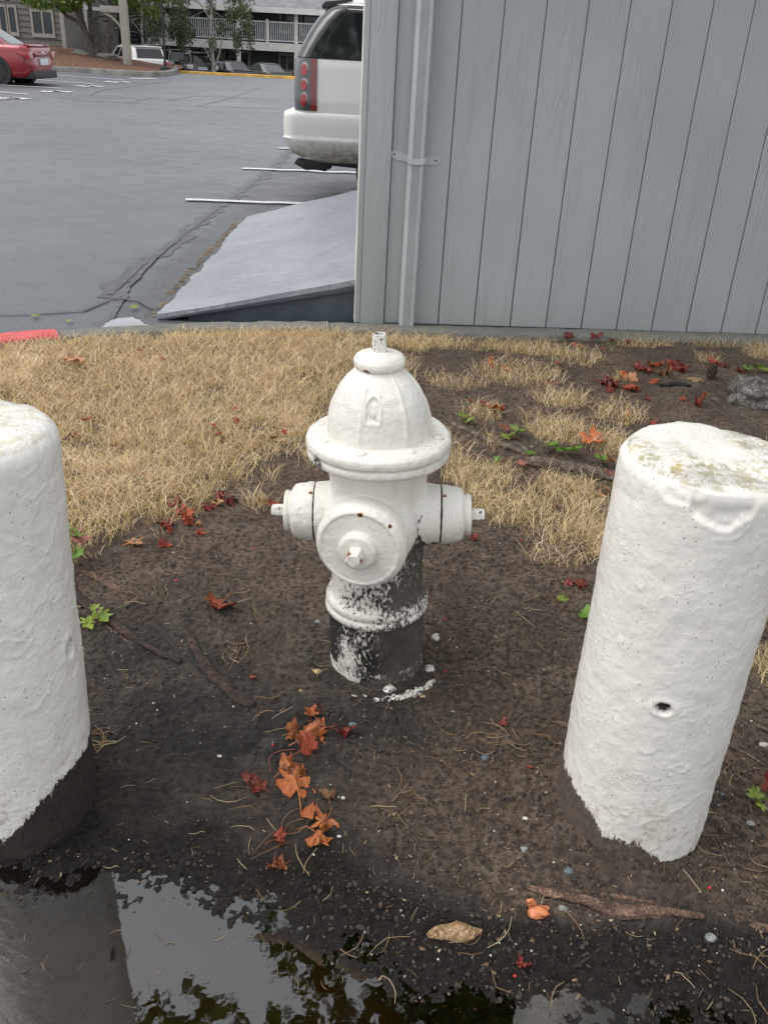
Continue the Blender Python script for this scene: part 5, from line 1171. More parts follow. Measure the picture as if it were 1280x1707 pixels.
cl_ = [(860, 1245, .06, 16), (900, 1225, .05, 10), (1000, 1180, .05, 10), (1240, 1330, .06, 14), (1230, 1420, .06, 16), (730, 1350, .05, 6), (640, 1345, .05, 5), (830, 1600, .06, 8), (470, 1200, .04, 5), (440, 1350, .05, 6), (400, 1340, .04, 3), (490, 1430, .05, 6), (385, 1090, .03, 10), (170, 1235, .016, 12), (420, 990, .07, 12), (300, 930, .09, 16), (600, 1560, .06, 5), (1250, 1640, .05, 5), (860, 1000, .10, 12), (540, 1100, .05, 6), (900, 1080, .10, 10), (240, 1000, .06, 8), (760, 1240, .06, 6), (150, 960, .05, 10)]
X_, Y_ = [], []
for px, py, sp, k in cl_:
    c_ = G(px, py); X_.append(c_.x+rg2.normal(size=k)*sp); Y_.append(c_.y+rg2.normal(size=k)*sp)
x = np.concatenate(X_); y = np.concatenate(Y_); n = len(x)
needles('pine_needles', 'long tan pine needles in loose clusters on the soil', x, y, .035+.05*rg2.random(n), .0007+.0003*rg2.random(n), 4, .5, lift=.004)
# straws floating on the puddle
x, y = scatter(60, -.75, .25, .82, 1.08, lambda x, y: (poly_sd(PUD, x, y) > .01)*1.0, rg2); n = len(x)
o = needles('floating_straw', 'tan needles floating on the puddle', x, y, .008+.03*rg2.random(n)**1.6, .0006+0*x, 14, .4)
co_ = coords_of(o.data); co_[:, 2] = WATER+.0008+.0006*(np.arange(len(co_)) % 3); o.data.vertices.foreach_set('co', co_.ravel()); o.data.update()
# ------------------------------------------------------------------ leaves
def leaf_mat(name, a, b, rough=.55, vein=(.5, .25, .1), tr=.1):
    m = NT(name); p = m.pos(obj=True); r_ = m.rnd(); n = m.noise(m.pos(), 60, 4, .6)
    c = m.mix(m.ramp(n, .35, .65), a, b); c = m.mix(m.math('MULTIPLY', m.math('POWER', r_, 1.5), .85), c, tuple(x*.42 for x in a))
    ve = m.ramp(m.math('ABSOLUTE', m.attr('vein')), .05, .0); c = m.mix(m.math('MULTIPLY', ve, .5), c, vein)
    sp = m.ramp(m.noise(m.pos(), 170, 3, .6), .62, .68); c = m.mix(m.math('MULTIPLY', sp, .6), c, tuple(x*.3 for x in a))
    bs = m.n('BsdfPrincipled', Roughness=rough); m.set(bs, 'Base Color', c); m.set(bs, 'Normal', m.bump(n, .5, .003)); bs.inputs['Specular IOR Level'].default_value = .5
    tl = m.n('BsdfTranslucent', Color=c); mx = m.n('MixShader', Fac=tr); m.t.links.new(bs.outputs[0], mx.inputs[1]); m.t.links.new(tl.outputs[0], mx.inputs[2]); m.t.links.new(mx.outputs[0], m.out.inputs[0]); return m.m
LM = dict(orange=leaf_mat('orange_leaf', (.46, .12, .030), (.60, .20, .065), .6), wet=leaf_mat('wet_orange_leaf', (.30, .075, .024), (.48, .15, .048), .22), dark=leaf_mat('dark_red_leaf', (.17, .020, .016), (.28, .045, .030), .45, (.3, .08, .05)), red=leaf_mat('red_leaf', (.34, .055, .028), (.44, .10, .05), .6, (.4, .15, .08)),
          tan=leaf_mat('tan_leaf', (.46, .22, .10), (.60, .33, .17), .7, (.6, .4, .2)), green=leaf_mat('green_leaf', (.13, .27, .035), (.22, .38, .06), .5, (.35, .5, .15), .3), lime=leaf_mat('lime_leaf', (.26, .38, .05), (.38, .46, .08), .5, (.5, .6, .2), .3), pink=leaf_mat('pink_leaf', (.35, .12, .10), (.45, .20, .14), .5, (.5, .3, .2), .3))
TIPS = [(-66, .50), (-46, .46), (-22, .70), (-6, .82), (6, .74), (16, .58), (28, .54), (38, .72), (48, .92), (58, .84), (66, .66), (73, .54), (78, .76), (84, .88), (90, 1.02), (96, .90), (102, .76), (107, .54), (114, .66), (122, .84), (132, .92), (142, .72), (152, .54), (164, .58), (174, .74), (186, .82), (202, .70), (226, .46), (246, .50), (262, .18), (278, .18)]
LEAFV = {}
def leaf_mesh(var, mat, curl, crum, stem=True):
    key = (var, mat, curl, crum)
    if key in LEAFV: return LEAFV[key]
    rng = np.random.default_rng(var*7+3); nt_ = len(TIPS); rings = [0, .12, .3, .48, .66, .84, 1.0]; V = [(0, 0, 0)]; ve = [0.]
    jit = 1+.16*rng.normal(size=nt_).clip(-1.2, 1.2); ang = np.array([math.radians(a+4*rng.normal()) for a, _ in TIPS]); rad = np.array([r for _, r in TIPS])*jit
    vt = np.radians([-4, 50, 90, 130, 184])
    for t in rings[1:]:
        for k in range(nt_):
            r = rad[k]*t; V.append((r*math.cos(ang[k]), r*math.sin(ang[k]), 0)); d_ = min(abs(ang[k]-v) for v in vt); ve.append(min(1, d_*t))
    V = np.array(V)*.5; x, y = V[:, 0], V[:, 1]; s = var*3.7
    z = curl*(x*x*1.6+y*y*.8)*.9+crum*(.30*fbm(x*4.5+s, y*4.5, s, 3, .6)+.16*np.abs(fbm(x*10+s, y*10, s, 2)))+.03*np.abs(np.sin(np.arctan2(y, x)*2.5))*np.hypot(x, y)*2
    f = 1-.45*crum*np.abs(fbm(x*3+s, y*3, 1.0, 2)); V = np.stack([x*f, y*f*(1-.25*abs(curl)), z], -1); V[:, 2] -= np.percentile(V[:, 2], 12)
    F = [(0, 1+k, 1+(k+1) % nt_) for k in range(nt_)]
    for r in range(len(rings)-2):
        a = 1+r*nt_; F += [(a+k, a+nt_+k, a+nt_+(k+1) % nt_, a+(k+1) % nt_) for k in range(nt_)]
    nv = len(V)
    if stem:
        Vs, Fs = tube([(0, 0, V[0][2]), (.02, -.15, V[0][2]+.01), (.05, -.33, V[0][2]+.05*curl), (.10, -.52, .02)], [.012, .011, .010, .013], 5); V = np.concatenate([V, np.array(Vs)]); F += [tuple(i+nv for i in f_) for f_ in Fs]; ve += [.02]*len(Vs)
    me = bpy.data.meshes.new('leaf'); me.from_pydata([tuple(map(float, v)) for v in V], [], F); me.update(); me.polygons.foreach_set('use_smooth', np.ones(len(me.polygons), dtype=bool))
    at = me.attributes.new('vein', 'FLOAT', 'POINT'); at.data.foreach_set('value', np.array(ve, dtype=np.float32)); me.materials.append(LM[mat]); LEAFV[key] = me; return me
rl = random.Random(4)
def leaf(px, py, size, mat, label, group=None, curl=None, crum=None, tilt=.25, lift=.004, rz=None, name='fallen_leaf', z=None):
    curl = rl.choice((.25, .6, -.3)) if curl is None else curl; crum = rl.choice((.6, 1.0, 1.4)) if crum is None else crum
    p_ = G(px, py, lift) if z is None else Vector(onz(px, py, z)); me_ = leaf_mesh(rl.randrange(6), mat, curl, crum)
    o = link(name, me_); s = size*mpx(p_.y)*1.38; o.scale = (s, s, s); o.location = (p_.x, p_.y, p_.z+lift*.5)
    o.rotation_euler = (rl.uniform(-tilt, tilt), rl.uniform(-tilt, tilt), rl.uniform(0, 6.28) if rz is None else rz); return tag(o, label, 'leaf', group)
def zipl(L, P): return [tuple(p_)+(l_,) for p_, l_ in zip(P, L)]
g1 = 'wet orange leaves in a string below the hydrant'; l1 = 'wet crumpled orange leaf in the string of leaves below the hydrant'
for px, py, s, mt, l1 in zipl(['topmost wet leaf of the string below the hydrant', 'wet orange leaf upper left in the string below the hydrant', 'large wet crumpled leaf in the upper clump below the hydrant', 'wet leaf at the bottom of the upper clump below the hydrant', 'wet leaf overlapped by two others in the upper clump', 'wet leaf sticking up at the right of the upper clump', 'wet leaf just above the brightest orange leaf, left side', 'small wet leaf just above the brightest orange leaf, right side', 'brown orange wet leaf touching the dark red leaf at the string left end', 'small wet leaf right of the brightest orange leaf', 'wet orange leaf in the lower pair below the brightest leaf, left one', 'wet orange leaf in the lower pair below the brightest leaf, right one', 'dark wet leaf at lower left of the leaf string', 'lowest wet leaf of the string, right half of its pair', 'lowest wet leaf of the string, left half of its pair'], [(522, 1192, 34, 'wet'), (487, 1222, 44, 'orange'), (518, 1230, 60, 'wet'), (513, 1250, 50, 'red'), (505, 1238, 44, 'wet'), (535, 1216, 40, 'wet'), (478, 1284, 50, 'wet'), (500, 1290, 30, 'wet'), (433, 1316, 34, 'red'), (548, 1332, 30, 'tan'), (523, 1362, 50, 'orange'), (543, 1372, 42, 'wet'), (463, 1402, 36, 'red'), (470, 1444, 34, 'wet'), (459, 1446, 24, 'wet')]):
    leaf(px, py, s, mt, l1, g1, crum=rl.choice((1.0, 1.5)), tilt=.45)
leaf(493, 1318, 74, 'orange', 'brightest orange leaf, large, in the middle of the wet leaves below the hydrant', curl=.4, crum=.9)
leaf(527, 1402, 50, 'orange', 'wrinkled orange leaf lying lowest but right in the leaf string below the hydrant', curl=.2, crum=1.5)
leaf(572, 1224, 44, 'dark', 'dark maroon curled leaf to the right of the wet orange leaves', curl=.8, crum=1.0, tilt=.6)
leaf(418, 1302, 34, 'dark', 'dark red leaf at the left end of the wet leaf string', crum=1.0)
leaf(368, 1010, 64, 'red', 'curled reddish orange leaf alone on bare soil left of the hydrant', curl=1.1, crum=.6, rz=2.6)
leaf(229, 906, 36, 'tan', 'star shaped tan leaf below the grass bank, right of the seedling', curl=.3, crum=.6)
leaf(423, 1130, 15, 'dark', 'tiny dark red leaf on soil left of the hydrant foot', crum=.6)
for px, py, s, mt, l1 in zipl(['dark red leaf at the top of the heap under the grass bank', 'red leaf second from the top of the heap under the grass bank', 'largest red leaf in the heap under the grass bank', 'red leaf at the lower end of the heap under the grass bank', 'dark red leaf left of the heap under the grass bank', 'small red scrap left of and below the heap under the bank', 'small tan scrap right of the heap under the grass bank', 'red leaf standing off to the lower right of the heap', 'dark leaf right of the star shaped tan leaf', 'small red leaf beside the dark leaf near the star shaped leaf', 'dark leaf between the bank heap and the hose cap leaves'], [(297, 842, 28, 'dark'), (303, 853, 26, 'red'), (309, 868, 34, 'red'), (315, 874, 26, 'red'), (283, 877, 28, 'dark'), (285, 887, 16, 'red'), (330, 876, 16, 'tan'), (333, 888, 22, 'red'), (270, 908, 20, 'dark'), (279, 909, 16, 'red'), (342, 848, 20, 'dark')]):
    leaf(px, py, s, mt, l1, 'red leaves at the foot of the grass bank', crum=1.4, tilt=.5)
for px, py, s, mt, l1 in zipl(['dark red leaf at the left of the pair below the sparse tuft', 'dark red leaf at the right of the pair below the sparse tuft', 'tan scrap under the dark red pair below the sparse tuft', 'dark scrap lower left of the dark red pair', 'small red leaf left of the left hose cap nut', 'red leaf just below the left hose cap nut', 'tiny dark leaf touching the left hose cap outline'], [(366, 830, 28, 'dark'), (384, 837, 28, 'dark'), (365, 842, 18, 'tan'), (352, 848, 20, 'dark'), (438, 838, 16, 'red'), (453, 842, 20, 'red'), (462, 846, 14, 'dark')]):
    leaf(px, py, s, mt, l1, 'red leaves near the left hose cap', crum=1.4, tilt=.5)
leaf(128, 608, 44, 'tan', 'pale orange leaf lying on the dry lawn near the red kerb', curl=.25, crum=.6, lift=.02)
for px, py, s, mt, l1 in zipl(['tiny red leaf in the lawn, level with the hydrant bonnet', 'red leaf in the lawn, upper one of two near the hydrant', 'red leaf in the lawn, lower one of two near the hydrant', 'red leaf in the lawn between the two pairs near the bonnet flange', 'dark leaf in the lawn beside the green tuft near the flange', 'red leaf in the lawn closest to the bonnet flange', 'red leaf just above the left green tuft in the lawn', 'dark red leaf between left bollard and left green tuft', 'dark leaf touching the left green tuft', 'tan scrap in the lowest part of the lawn', 'dark scrap in the lowest part of the lawn', 'tan scrap in the far lawn left of the centre', 'dark scrap in the far lawn left of the centre', 'tiny dark scrap in the far lawn behind the bonnet', 'tan scrap in the far lawn close to the kerb', 'dark scrap right of the left green tuft'], [(390, 686, 14, 'red'), (356, 713, 15, 'red'), (363, 728, 14, 'red'), (395, 706, 20, 'red'), (455, 734, 15, 'dark'), (474, 727, 18, 'red'), (143, 704, 20, 'red'), (112, 737, 24, 'dark'), (125, 731, 16, 'dark'), (240, 812, 14, 'tan'), (241, 795, 12, 'dark'), (237, 590, 16, 'tan'), (270, 602, 12, 'dark'), (352, 616, 10, 'dark'), (418, 578, 16, 'tan'), (192, 746, 12, 'dark')]):
    leaf(px, py, s, mt, l1, 'leaves caught in the dry lawn', crum=1.0, lift=.018)
for px, py, s, lb_ in [(564, 541, 20, 'left'), (576, 539, 16, 'small middle'), (590, 541, 22, 'right')]: leaf(px, py, s, 'red', lb_+' one of three red leaves where the ramp meets the wall', 'red leaves by the ramp', crum=1.2, z=LOT+.008, tilt=.7)
leaf(505, 346, 18, 'tan', 'tan leaf on the asphalt just below the near stall line', z=LOT+.02, crum=.8)
for px, py, s, lb_ in [(60, 527, 16, 'larger'), (117, 535, 12, 'smaller')]: leaf(px, py, s, 'lime', lb_+' yellow leaf lying flat on the asphalt beyond the red kerb', 'yellow leaves on the asphalt', z=LOT+.015, crum=.3, tilt=.05)
leaf(222, 513, 20, 'lime', 'yellow green leaf on the asphalt just behind the gutter puddle', z=LOT+.015, crum=.2, tilt=.03)
leaf(817, 610, 30, 'orange', 'upright orange leaf standing in the grass right of the hydrant top', curl=.8, crum=.5, tilt=1.1, lift=.015)
leaf(845, 617, 22, 'tan', 'tan leaf lying next to the upright orange leaf', crum=.8)
for px, py, s, lb_ in [(946, 565, 22, 'left'), (992, 563, 26, 'right, larger')]: leaf(px, py, s, 'dark', lb_+' of two crimson leaves at the kerb under the grey wall', 'crimson leaves by the wall', crum=1.0, tilt=.5, lift=.015)
for px, py, s, mt in [(968, 580, 18, 'tan'), (957, 577, 14, 'red'), (1020, 570, 14, 'red'), (1046, 572, 16, 'dark'), (1005, 585, 12, 'red'), (935, 617, 14, 'dark'), (930, 606, 10, 'red'), (916, 640, 14, 'dark'), (928, 640, 12, 'dark')]:
    leaf(px, py, s, mt, 'small reddish leaf in the thin grass below the grey wall', 'reddish leaves below the wall', crum=1.0, lift=.01)
for px, py, s, mt, l1 in zipl(['dark red leaf at the left end of the pile left of the pine cone', 'dark red leaf, upper one at the left end of the pile', 'dark red leaf, right one at the left end of the pile', 'dark red leaf, lowest at the left end of the pile', 'orange leaf above the tan one in the left half of the pile', 'tan orange leaf in the left half of the pile', 'red leaf lowest in the left half of the pile', 'small red leaf right of the lowest left leaf of the pile', 'dark red leaf at the top centre of the pile', 'dark red leaf right of the top centre of the pile', 'small orange leaf on the upper edge of the pile', 'large tan leaf in the centre of the pile', 'red leaf just above the large tan leaf', 'dark red leaf at the right half of the pile, left one', 'dark red leaf at the right end of the pile', 'red leaf above the right end of the pile', 'small red leaf farthest back in the pile', 'red leaf touching the pale end of the charred stick'], [(1006, 640, 30, 'dark'), (1018, 636, 26, 'dark'), (1024, 646, 28, 'dark'), (1014, 650, 20, 'dark'), (1036, 628, 24, 'orange'), (1050, 634, 30, 'tan'), (1048, 650, 28, 'red'), (1058, 652, 18, 'red'), (1062, 617, 26, 'dark'), (1078, 622, 24, 'dark'), (1090, 612, 24, 'orange'), (1103, 624, 34, 'tan'), (1098, 610, 20, 'red'), (1120, 614, 36, 'dark'), (1133, 620, 32, 'dark'), (1138, 612, 18, 'red'), (1116, 604, 14, 'red'), (1087, 638, 20, 'red')]):
    leaf(px, py, s, mt, l1, 'red leaf pile left of the pine cone', crum=1.1, tilt=.5)
leaf(1187, 607, 22, 'red', 'red leaf right beside the pine cone', crum=1.0); leaf(1204, 610, 18, 'dark', 'maroon leaf between the pine cone and the stump', crum=1.0); leaf(1232, 620, 20, 'dark', 'maroon leaf behind the stump', crum=1.0)
leaf(1162, 677, 34, 'red', 'ring shaped curled red leaf on bare soil left of the stump', curl=1.3, crum=1.5)
for px, py, s, mt in [(1078, 666, 16, 'red'), (1138, 666, 16, 'red'), (1045, 693, 12, 'orange'), (1090, 706, 20, 'red'), (1044, 700, 12, 'tan')]: leaf(px, py, s, mt, {1078: 'small red leaf left of the curled leaf above the right bollard', 1138: 'small red leaf just beside the curled ring shaped leaf', 1045: 'small orange leaf in thin grass above the right bollard', 1090: 'red leaf just behind the right bollard top', 1044: 'tan scrap in thin grass above the right bollard'}[px], 'small leaves above the right bollard', crum=.8)
for px, py, s, mt in [(827, 686, 34, 'orange'), (836, 680, 20, 'red'), (806, 678, 26, 'dark'), (800, 672, 18, 'dark'), (785, 669, 12, 'red')]: leaf(px, py, s, mt, {827: 'large orange leaf behind the long root right of the hydrant', 836: 'red leaf on top of the large orange leaf behind the root', 806: 'dark red leaf left of the large orange leaf behind the root', 800: 'smaller dark leaf behind the dark red one by the root', 785: 'tiny red leaf nearest the bonnet behind the long root'}[px], 'leaves behind the long root', crum=.9)
leaf(990, 737, 50, 'orange', 'bright orange leaf lying in dry grass left of the right bollard', curl=.5, crum=.5, lift=.02)
leaf(1020, 774, 28, 'tan', 'folded tan orange leaf touching the upper left side of the right bollard', curl=1.0, crum=.4, tilt=.6, lift=.02)
leaf(1012, 797, 24, 'pink', 'purplish leaf on the log beside the right bollard', curl=.8, crum=.5, lift=.03)
leaf(1000, 828, 16, 'tan', 'tan leaf below the log at the right bollard', crum=.6, lift=.01)
for px, py, s, mt, l1 in zipl(['dark shrivelled leaf above the green leaf by the right bollard, left', 'red shrivelled leaf above the green leaf by the right bollard', 'dark shrivelled leaf above the green leaf by the right bollard, top', 'dark scrap in the tan grass right of the right hose cap', 'dark red leaf on soil just below the right hose cap nut', 'tiny dark scrap right of the leaf below the hose cap nut', 'tiny red scrap in the tan grass right of the right hose cap'], [(950, 974, 26, 'dark'), (966, 980, 26, 'red'), (972, 970, 18, 'dark'), (925, 845, 12, 'dark'), (790, 898, 18, 'dark'), (868, 905, 10, 'dark'), (920, 842, 10, 'red')]): leaf(px, py, s, mt, l1, 'shrivelled leaves beside the right bollard', crum=1.5)
leaf(1276, 1312, 30, 'dark', 'glossy crimson leaf at the right picture edge', curl=.5, crum=.4, tilt=.6, lift=.02)
leaf(838, 1205, 18, 'dark', 'dark brown leaf on the soil right of the hydrant foot', crum=.4)
leaf(870, 1612, 30, 'dark', 'dark wet leaf scrap on the mud right of the bark piece', crum=1.5)
leaf(883, 1280, 12, 'red', 'tiny red scrap between hydrant foot and right bollard', crum=1.2)
# small berries and scraps of red
BERRY = simple('berry', (.55, .03, .04), .4)
for px, py in [(325, 913), (330, 911), (423, 914), (741, 1032), (743, 1118), (455, 1242), (858, 1627), (1182, 1480), (294, 968)]:
    p_ = G(px, py, .004); o = rock('berry', 'small bright red berry lying on the soil', 'berry', p_, .0032, (1, 1, .8), px, BERRY, 2, .05, 'red berries on the soil')
# ------------------------------------------------------------------ seedlings
STEM = simple('seedling_stem', (.18, .12, .05), .6)
def seedling(label, px, py, lv, hgt=.03):
    c_ = G(px, py); t = thing('maple_seedling', label, 'plant', c_)
    for lx_, ly_, s, mt, zz in lv:
        q_ = G(lx_, ly_+zz/mpx(c_.y)*.75); me_ = leaf_mesh(rl.randrange(6), mt, .25, .35, False); o = link('leaf', me_, t)
        sc_ = s*mpx(c_.y)*1.45; o.scale = (sc_,)*3; loc = Vector((q_.x-c_.x, q_.y-c_.y, q_.z-c_.z+zz)); o.location = loc; o.rotation_euler = (rl.uniform(.1, .5), rl.uniform(-.3, .3), rl.uniform(0, 6.28))
        MB().tube([(0, 0, -.005), (loc.x*.4, loc.y*.4, loc.z*.6), tuple(loc)], [.0016, .0012, .0008], 5).build('stem', STEM, t, smooth=True)
    return t
seedling('leafy seedling with green and pink leaves behind the left bollard', 112, 945, [(113, 885, 26, 'lime', .10), (133, 896, 30, 'lime', .09), (107, 898, 22, 'pink', .09), (138, 905, 38, 'pink', .08), (112, 915, 24, 'green', .07), (130, 928, 26, 'green', .05), (118, 938, 24, 'green', .04), (108, 948, 24, 'green', .03), (122, 918, 20, 'green', .06)])
seedling('low lime green seedling on dark soil right of the left bollard', 168, 1042, [(170, 1030, 34, 'lime', .02), (150, 1040, 26, 'lime', .015), (162, 1016, 18, 'lime', .05)])
seedling('pair of bright green lobed leaves above the log', 925, 760, [(914, 745, 34, 'green', .03), (946, 752, 44, 'green', .03), (930, 752, 20, 'green', .02)])
seedling('single green leaf against the upper left of the right bollard', 1008, 775, [(1003, 768, 28, 'green', .03)])
seedling('small sprout with rounded leaves just right of the bonnet flange', 778, 708, [(771, 696, 18, 'lime', .03), (780, 702, 18, 'lime', .02), (789, 704, 14, 'green', .02)])
seedling('red and green sprout in the middle of the long root', 845, 732, [(812, 726, 16, 'lime', .02), (838, 717, 26, 'pink', .03), (842, 731, 18, 'lime', .02), (850, 726, 18, 'lime', .02), (856, 716, 16, 'lime', .03), (864, 720, 22, 'green', .03), (860, 731, 16, 'dark', .01)])
seedling('tiny dark sprout below the knotted root', 830, 768, [(826, 768, 18, 'green', .01), (838, 770, 12, 'pink', .01), (868, 775, 18, 'pink', .02), (883, 757, 16, 'green', .02), (878, 762, 12, 'pink', .01)])
seedling('small yellow and brown sprout beside the log end', 1012, 822, [(1010, 818, 22, 'tan', .03), (1024, 812, 18, 'lime', .03), (1016, 826, 14, 'red', .02)])
seedling('green leaf standing beside the left flank of the right bollard', 975, 1028, [(973, 1024, 34, 'green', .015)])
seedling('small pale green star leaf lying on soil left of the right bollard', 937, 1003, [(937, 1000, 20, 'lime', .006)])
seedling('green sprout behind the weathered stump', 1250, 622, [(1243, 617, 20, 'green', .03), (1258, 614, 24, 'lime', .03), (1272, 618, 22, 'lime', .02)])
seedling('yellow green sprout at the right edge beside the crimson leaf', 1262, 1340, [(1252, 1325, 26, 'lime', .03), (1262, 1330, 26, 'green', .02), (1268, 1346, 26, 'lime', .01)])
# ------------------------------------------------------------------ roots, sticks, stump, cone
def bark(name, a, b, c_, rough=.9, sc=30):
    m = NT(name); p = m.pos(obj=False); n = m.noise(p, sc, 6, .7); n2 = m.noise(p, sc*4, 4, .7); v = m.ramp(m.math('ABSOLUTE', m.math('SUBTRACT', m.noise(p, sc*2.2, 5, .6, 1.5), .5)), .0, .06)
    c = m.cramp(n, [(.3, a), (.5, b), (.72, c_)]); c = m.mix(m.math('MULTIPLY', m.math('SUBTRACT', 1.0, v), .6), c, tuple(x*.4 for x in a))
    return m.pbr(c, rough, m.bump(m.math('ADD', m.math('MULTIPLY', v, .8), n2), .8, .006))
BK1 = bark('weathered_root', (.060, .045, .035), (.17, .125, .095), (.34, .29, .24)); BK2 = bark('dark_damp_root', (.020, .014, .012), (.055, .036, .027), (.16, .09, .06)); BK3 = bark('grey_stump_wood', (.045, .038, .032), (.165, .15, .132), (.33, .31, .28), .85, 16); BK4 = bark('pale_wood', (.22, .11, .05), (.48, .32, .17), (.66, .50, .30), .6, 40); BK5 = bark('charred_stick', (.015, .014, .014), (.04, .038, .038), (.10, .09, .085)); BK6 = bark('brown_root_bark', (.06, .038, .028), (.21, .125, .09), (.40, .27, .19), .9, 40)
def root(name, label, P, R_, mat, seed, flat=.6, seg=18, rough_=.35, cat='root', up_=0.0, group=None, step=.008):
    pts = []; rr = []
    Pw = [G(*p_) for p_ in P]
    for i in range(len(Pw)-1):
        n = max(3, int((Pw[i+1]-Pw[i]).length/step))
        for k in range(n):
            t = k/n; p_ = Pw[i].lerp(Pw[i+1], t); pts.append(p_); rr.append(R_[i]+(R_[i+1]-R_[i])*t)
    pts.append(Pw[-1]); rr.append(R_[-1]); n = len(pts)
    for _ in range(6): pts = [pts[0]]+[(pts[i-1]+pts[i]*2+pts[i+1])/4 for i in range(1, n-1)]+[pts[-1]]
    o0 = pts[0].copy(); pts = [Vector((p_.x, p_.y, gz(p_.x, p_.y)+up_+r*.02))-o0 for p_, r in zip(pts, rr)]
    V, F = tube(pts, rr, seg); V = np.array(V); C_ = np.repeat(np.array([tuple(p_) for p_ in pts]), seg, 0); D = V-C_
    W_ = V+np.array(o0); nn_ = fbm(W_[:, 0]*45+seed, W_[:, 1]*45, W_[:, 2]*45, 3); n3_ = fbm(W_[:, 0]*12+seed, W_[:, 1]*12, 0, 2)
    along = np.repeat(np.arange(n), seg)*step; thq = np.tile(np.arange(seg), n); rid = np.abs(fbm(along*9, thq*1.1+seed, 0, 3))
    D = D*(1+rough_*nn_+.35*n3_+rough_*1.2*(rid-.2))[:, None]; D[:, 2] *= flat; V = C_+D
    o = mesh_np(name, V, [tuple(f) for f in F], mat); o.location = o0; return tag(o, label, cat, group)
root('tree_root', 'long weathered grey root crossing the soil right of the hydrant', [(742, 700), (770, 716), (800, 728), (830, 742), (860, 752), (880, 762)], [.008, .015, .018, .020, .018, .010], BK1, 1, .55, up_=.006)
root('tree_root', 'knotted grey root with an eye shaped ring below the sprouts', [(832, 742), (850, 738), (872, 746), (882, 760), (868, 768), (846, 758)], [.010, .013, .014, .014, .012, .008], BK1, 2, .5)
root('fallen_log', 'short grey barked log lying against the right bollard', [(862, 772), (895, 776), (940, 784), (985, 792), (1032, 802)], [.018, .028, .031, .031, .027], BK1, 3, .75, 24, .3, 'log', .012)
root('tree_root', 'dark damp root running from the left bollard towards the hydrant', [(100, 975), (125, 995), (148, 1010), (190, 1042), (235, 1075), (262, 1089), (301, 1106)], [.020, .022, .018, .012, .010, .009, .006], BK2, 4, .6, up_=.006)
root('tree_root', 'pale flaking root just above the dark root by the left bollard', [(133, 945), (160, 962), (190, 977), (206, 995), (219, 1013)], [.008, .014, .012, .008, .005], BK6, 5, .45, rough_=.6)
root('tree_root', 'dark flaking root in the middle of the wet soil left of the hydrant', [(315, 1055), (330, 1090), (356, 1128), (396, 1164), (422, 1178)], [.008, .014, .014, .017, .010], BK2, 6, .5, rough_=.6, up_=.004)
root('tree_root', 'thin reddish root ending below the lime seedling', [(178, 1043), (198, 1058), (222, 1077)], [.004, .004, .003], BK6, 7, .8, 8)
root('tree_root', 'brown bark root at the mud edge below the right bollard', [(880, 1482), (920, 1492), (965, 1500), (1010, 1516), (1060, 1524), (1110, 1522), (1172, 1530)], [.005, .009, .012, .016, .014, .011, .005], BK6, 8, .5, 22, .6, up_=.004)
root('tree_root', 'thin upper strand of bark above the brown root', [(960, 1486), (1000, 1492), (1050, 1497), (1090, 1505)], [.004, .007, .006, .003], BK6, 9, .6, 12, .6)
root('tree_root', 'bark fragment at the lower right edge beyond the brown root', [(1225, 1530), (1262, 1545), (1300, 1548)], [.006, .010, .010], BK6, 10, .5, 12, .6)
root('stick', 'charred stick with a pale broken end left of the pine cone', [(1100, 645), (1122, 642), (1150, 645)], [.012, .014, .010], BK5, 11, .9, 14, .2, 'stick', .008)
root('stick', 'brown stick lying on soil midway between leaf string and right bollard', [(634, 1384), (652, 1380), (669, 1370)], [.003, .0035, .003], BK2, 12, .9, 8, .2, 'stick', .003)
root('twig', 'thin dark red twig pointing down from the brown stick', [(660, 1376), (655, 1410), (648, 1449)], [.0018, .0022, .0015], BK2, 13, 1, 6, .1, 'twig', .002)
root('twig', 'dark red twig on the wet mud below the brown root', [(955, 1614), (980, 1598), (1007, 1577)], [.0020, .0022, .0012], BK2, 14, 1, 6, .1, 'twig', .002)
root('twig', 'forked pale twig left of the hydrant base, upper arm', [(374, 1066), (388, 1078), (410, 1074), (434, 1066)], [.0028, .0030, .0022, .0014], BK6, 15, 1, 8, .1, 'twig', .003)
root('twig', 'short pale twig below the forked twig', [(402, 1080), (392, 1102), (378, 1124)], [.0018, .0018, .0012], BK6, 16, 1, 8, .1, 'twig', .003)
root('twig', 'long thin grey twig running off to the right from the right bollard', [(1213, 1246), (1240, 1256), (1275, 1280)], [.0022, .0024, .0020], BK1, 17, 1, 8, .1, 'twig', .004)
root('twig', 'brown twig below the long grey twig at the right edge', [(1236, 1290), (1256, 1282), (1282, 1284)], [.003, .003, .003], BK6, 18, 1, 8, .1, 'twig', .003)
root('twig', 'grey twig on soil at the right foot of the right bollard', [(1193, 1393), (1202, 1418), (1215, 1447)], [.0022, .0026, .0018], BK1, 19, 1, 8, .1, 'twig', .003)
root('twig', 'pale thick twig end entering at the right edge', [(1262, 1212), (1290, 1224)], [.005, .005], BK1, 20, 1, 10, .2, 'twig', .003)
for i, P in enumerate([[(452, 1290), (447, 1262), (470, 1252), (495, 1252)], [(517, 1215), (520, 1190), (528, 1172)], [(455, 1440), (468, 1405), (478, 1380)]]):
    root('leaf_stalk', ('curved leaf stalk looping left of the brightest orange leaf', 'short leaf stalk at the top of the wet leaf string', 'leaf stalk at the lower end of the wet leaf string')[i], P, [.0016]*len(P), simple('leaf_stalk_skin', (.16, .045, .03), .5), 30+i, 1, 6, .05, 'stalk', .004, 'leaf stalks in the wet leaf string')
c_ = G(1262, 668)
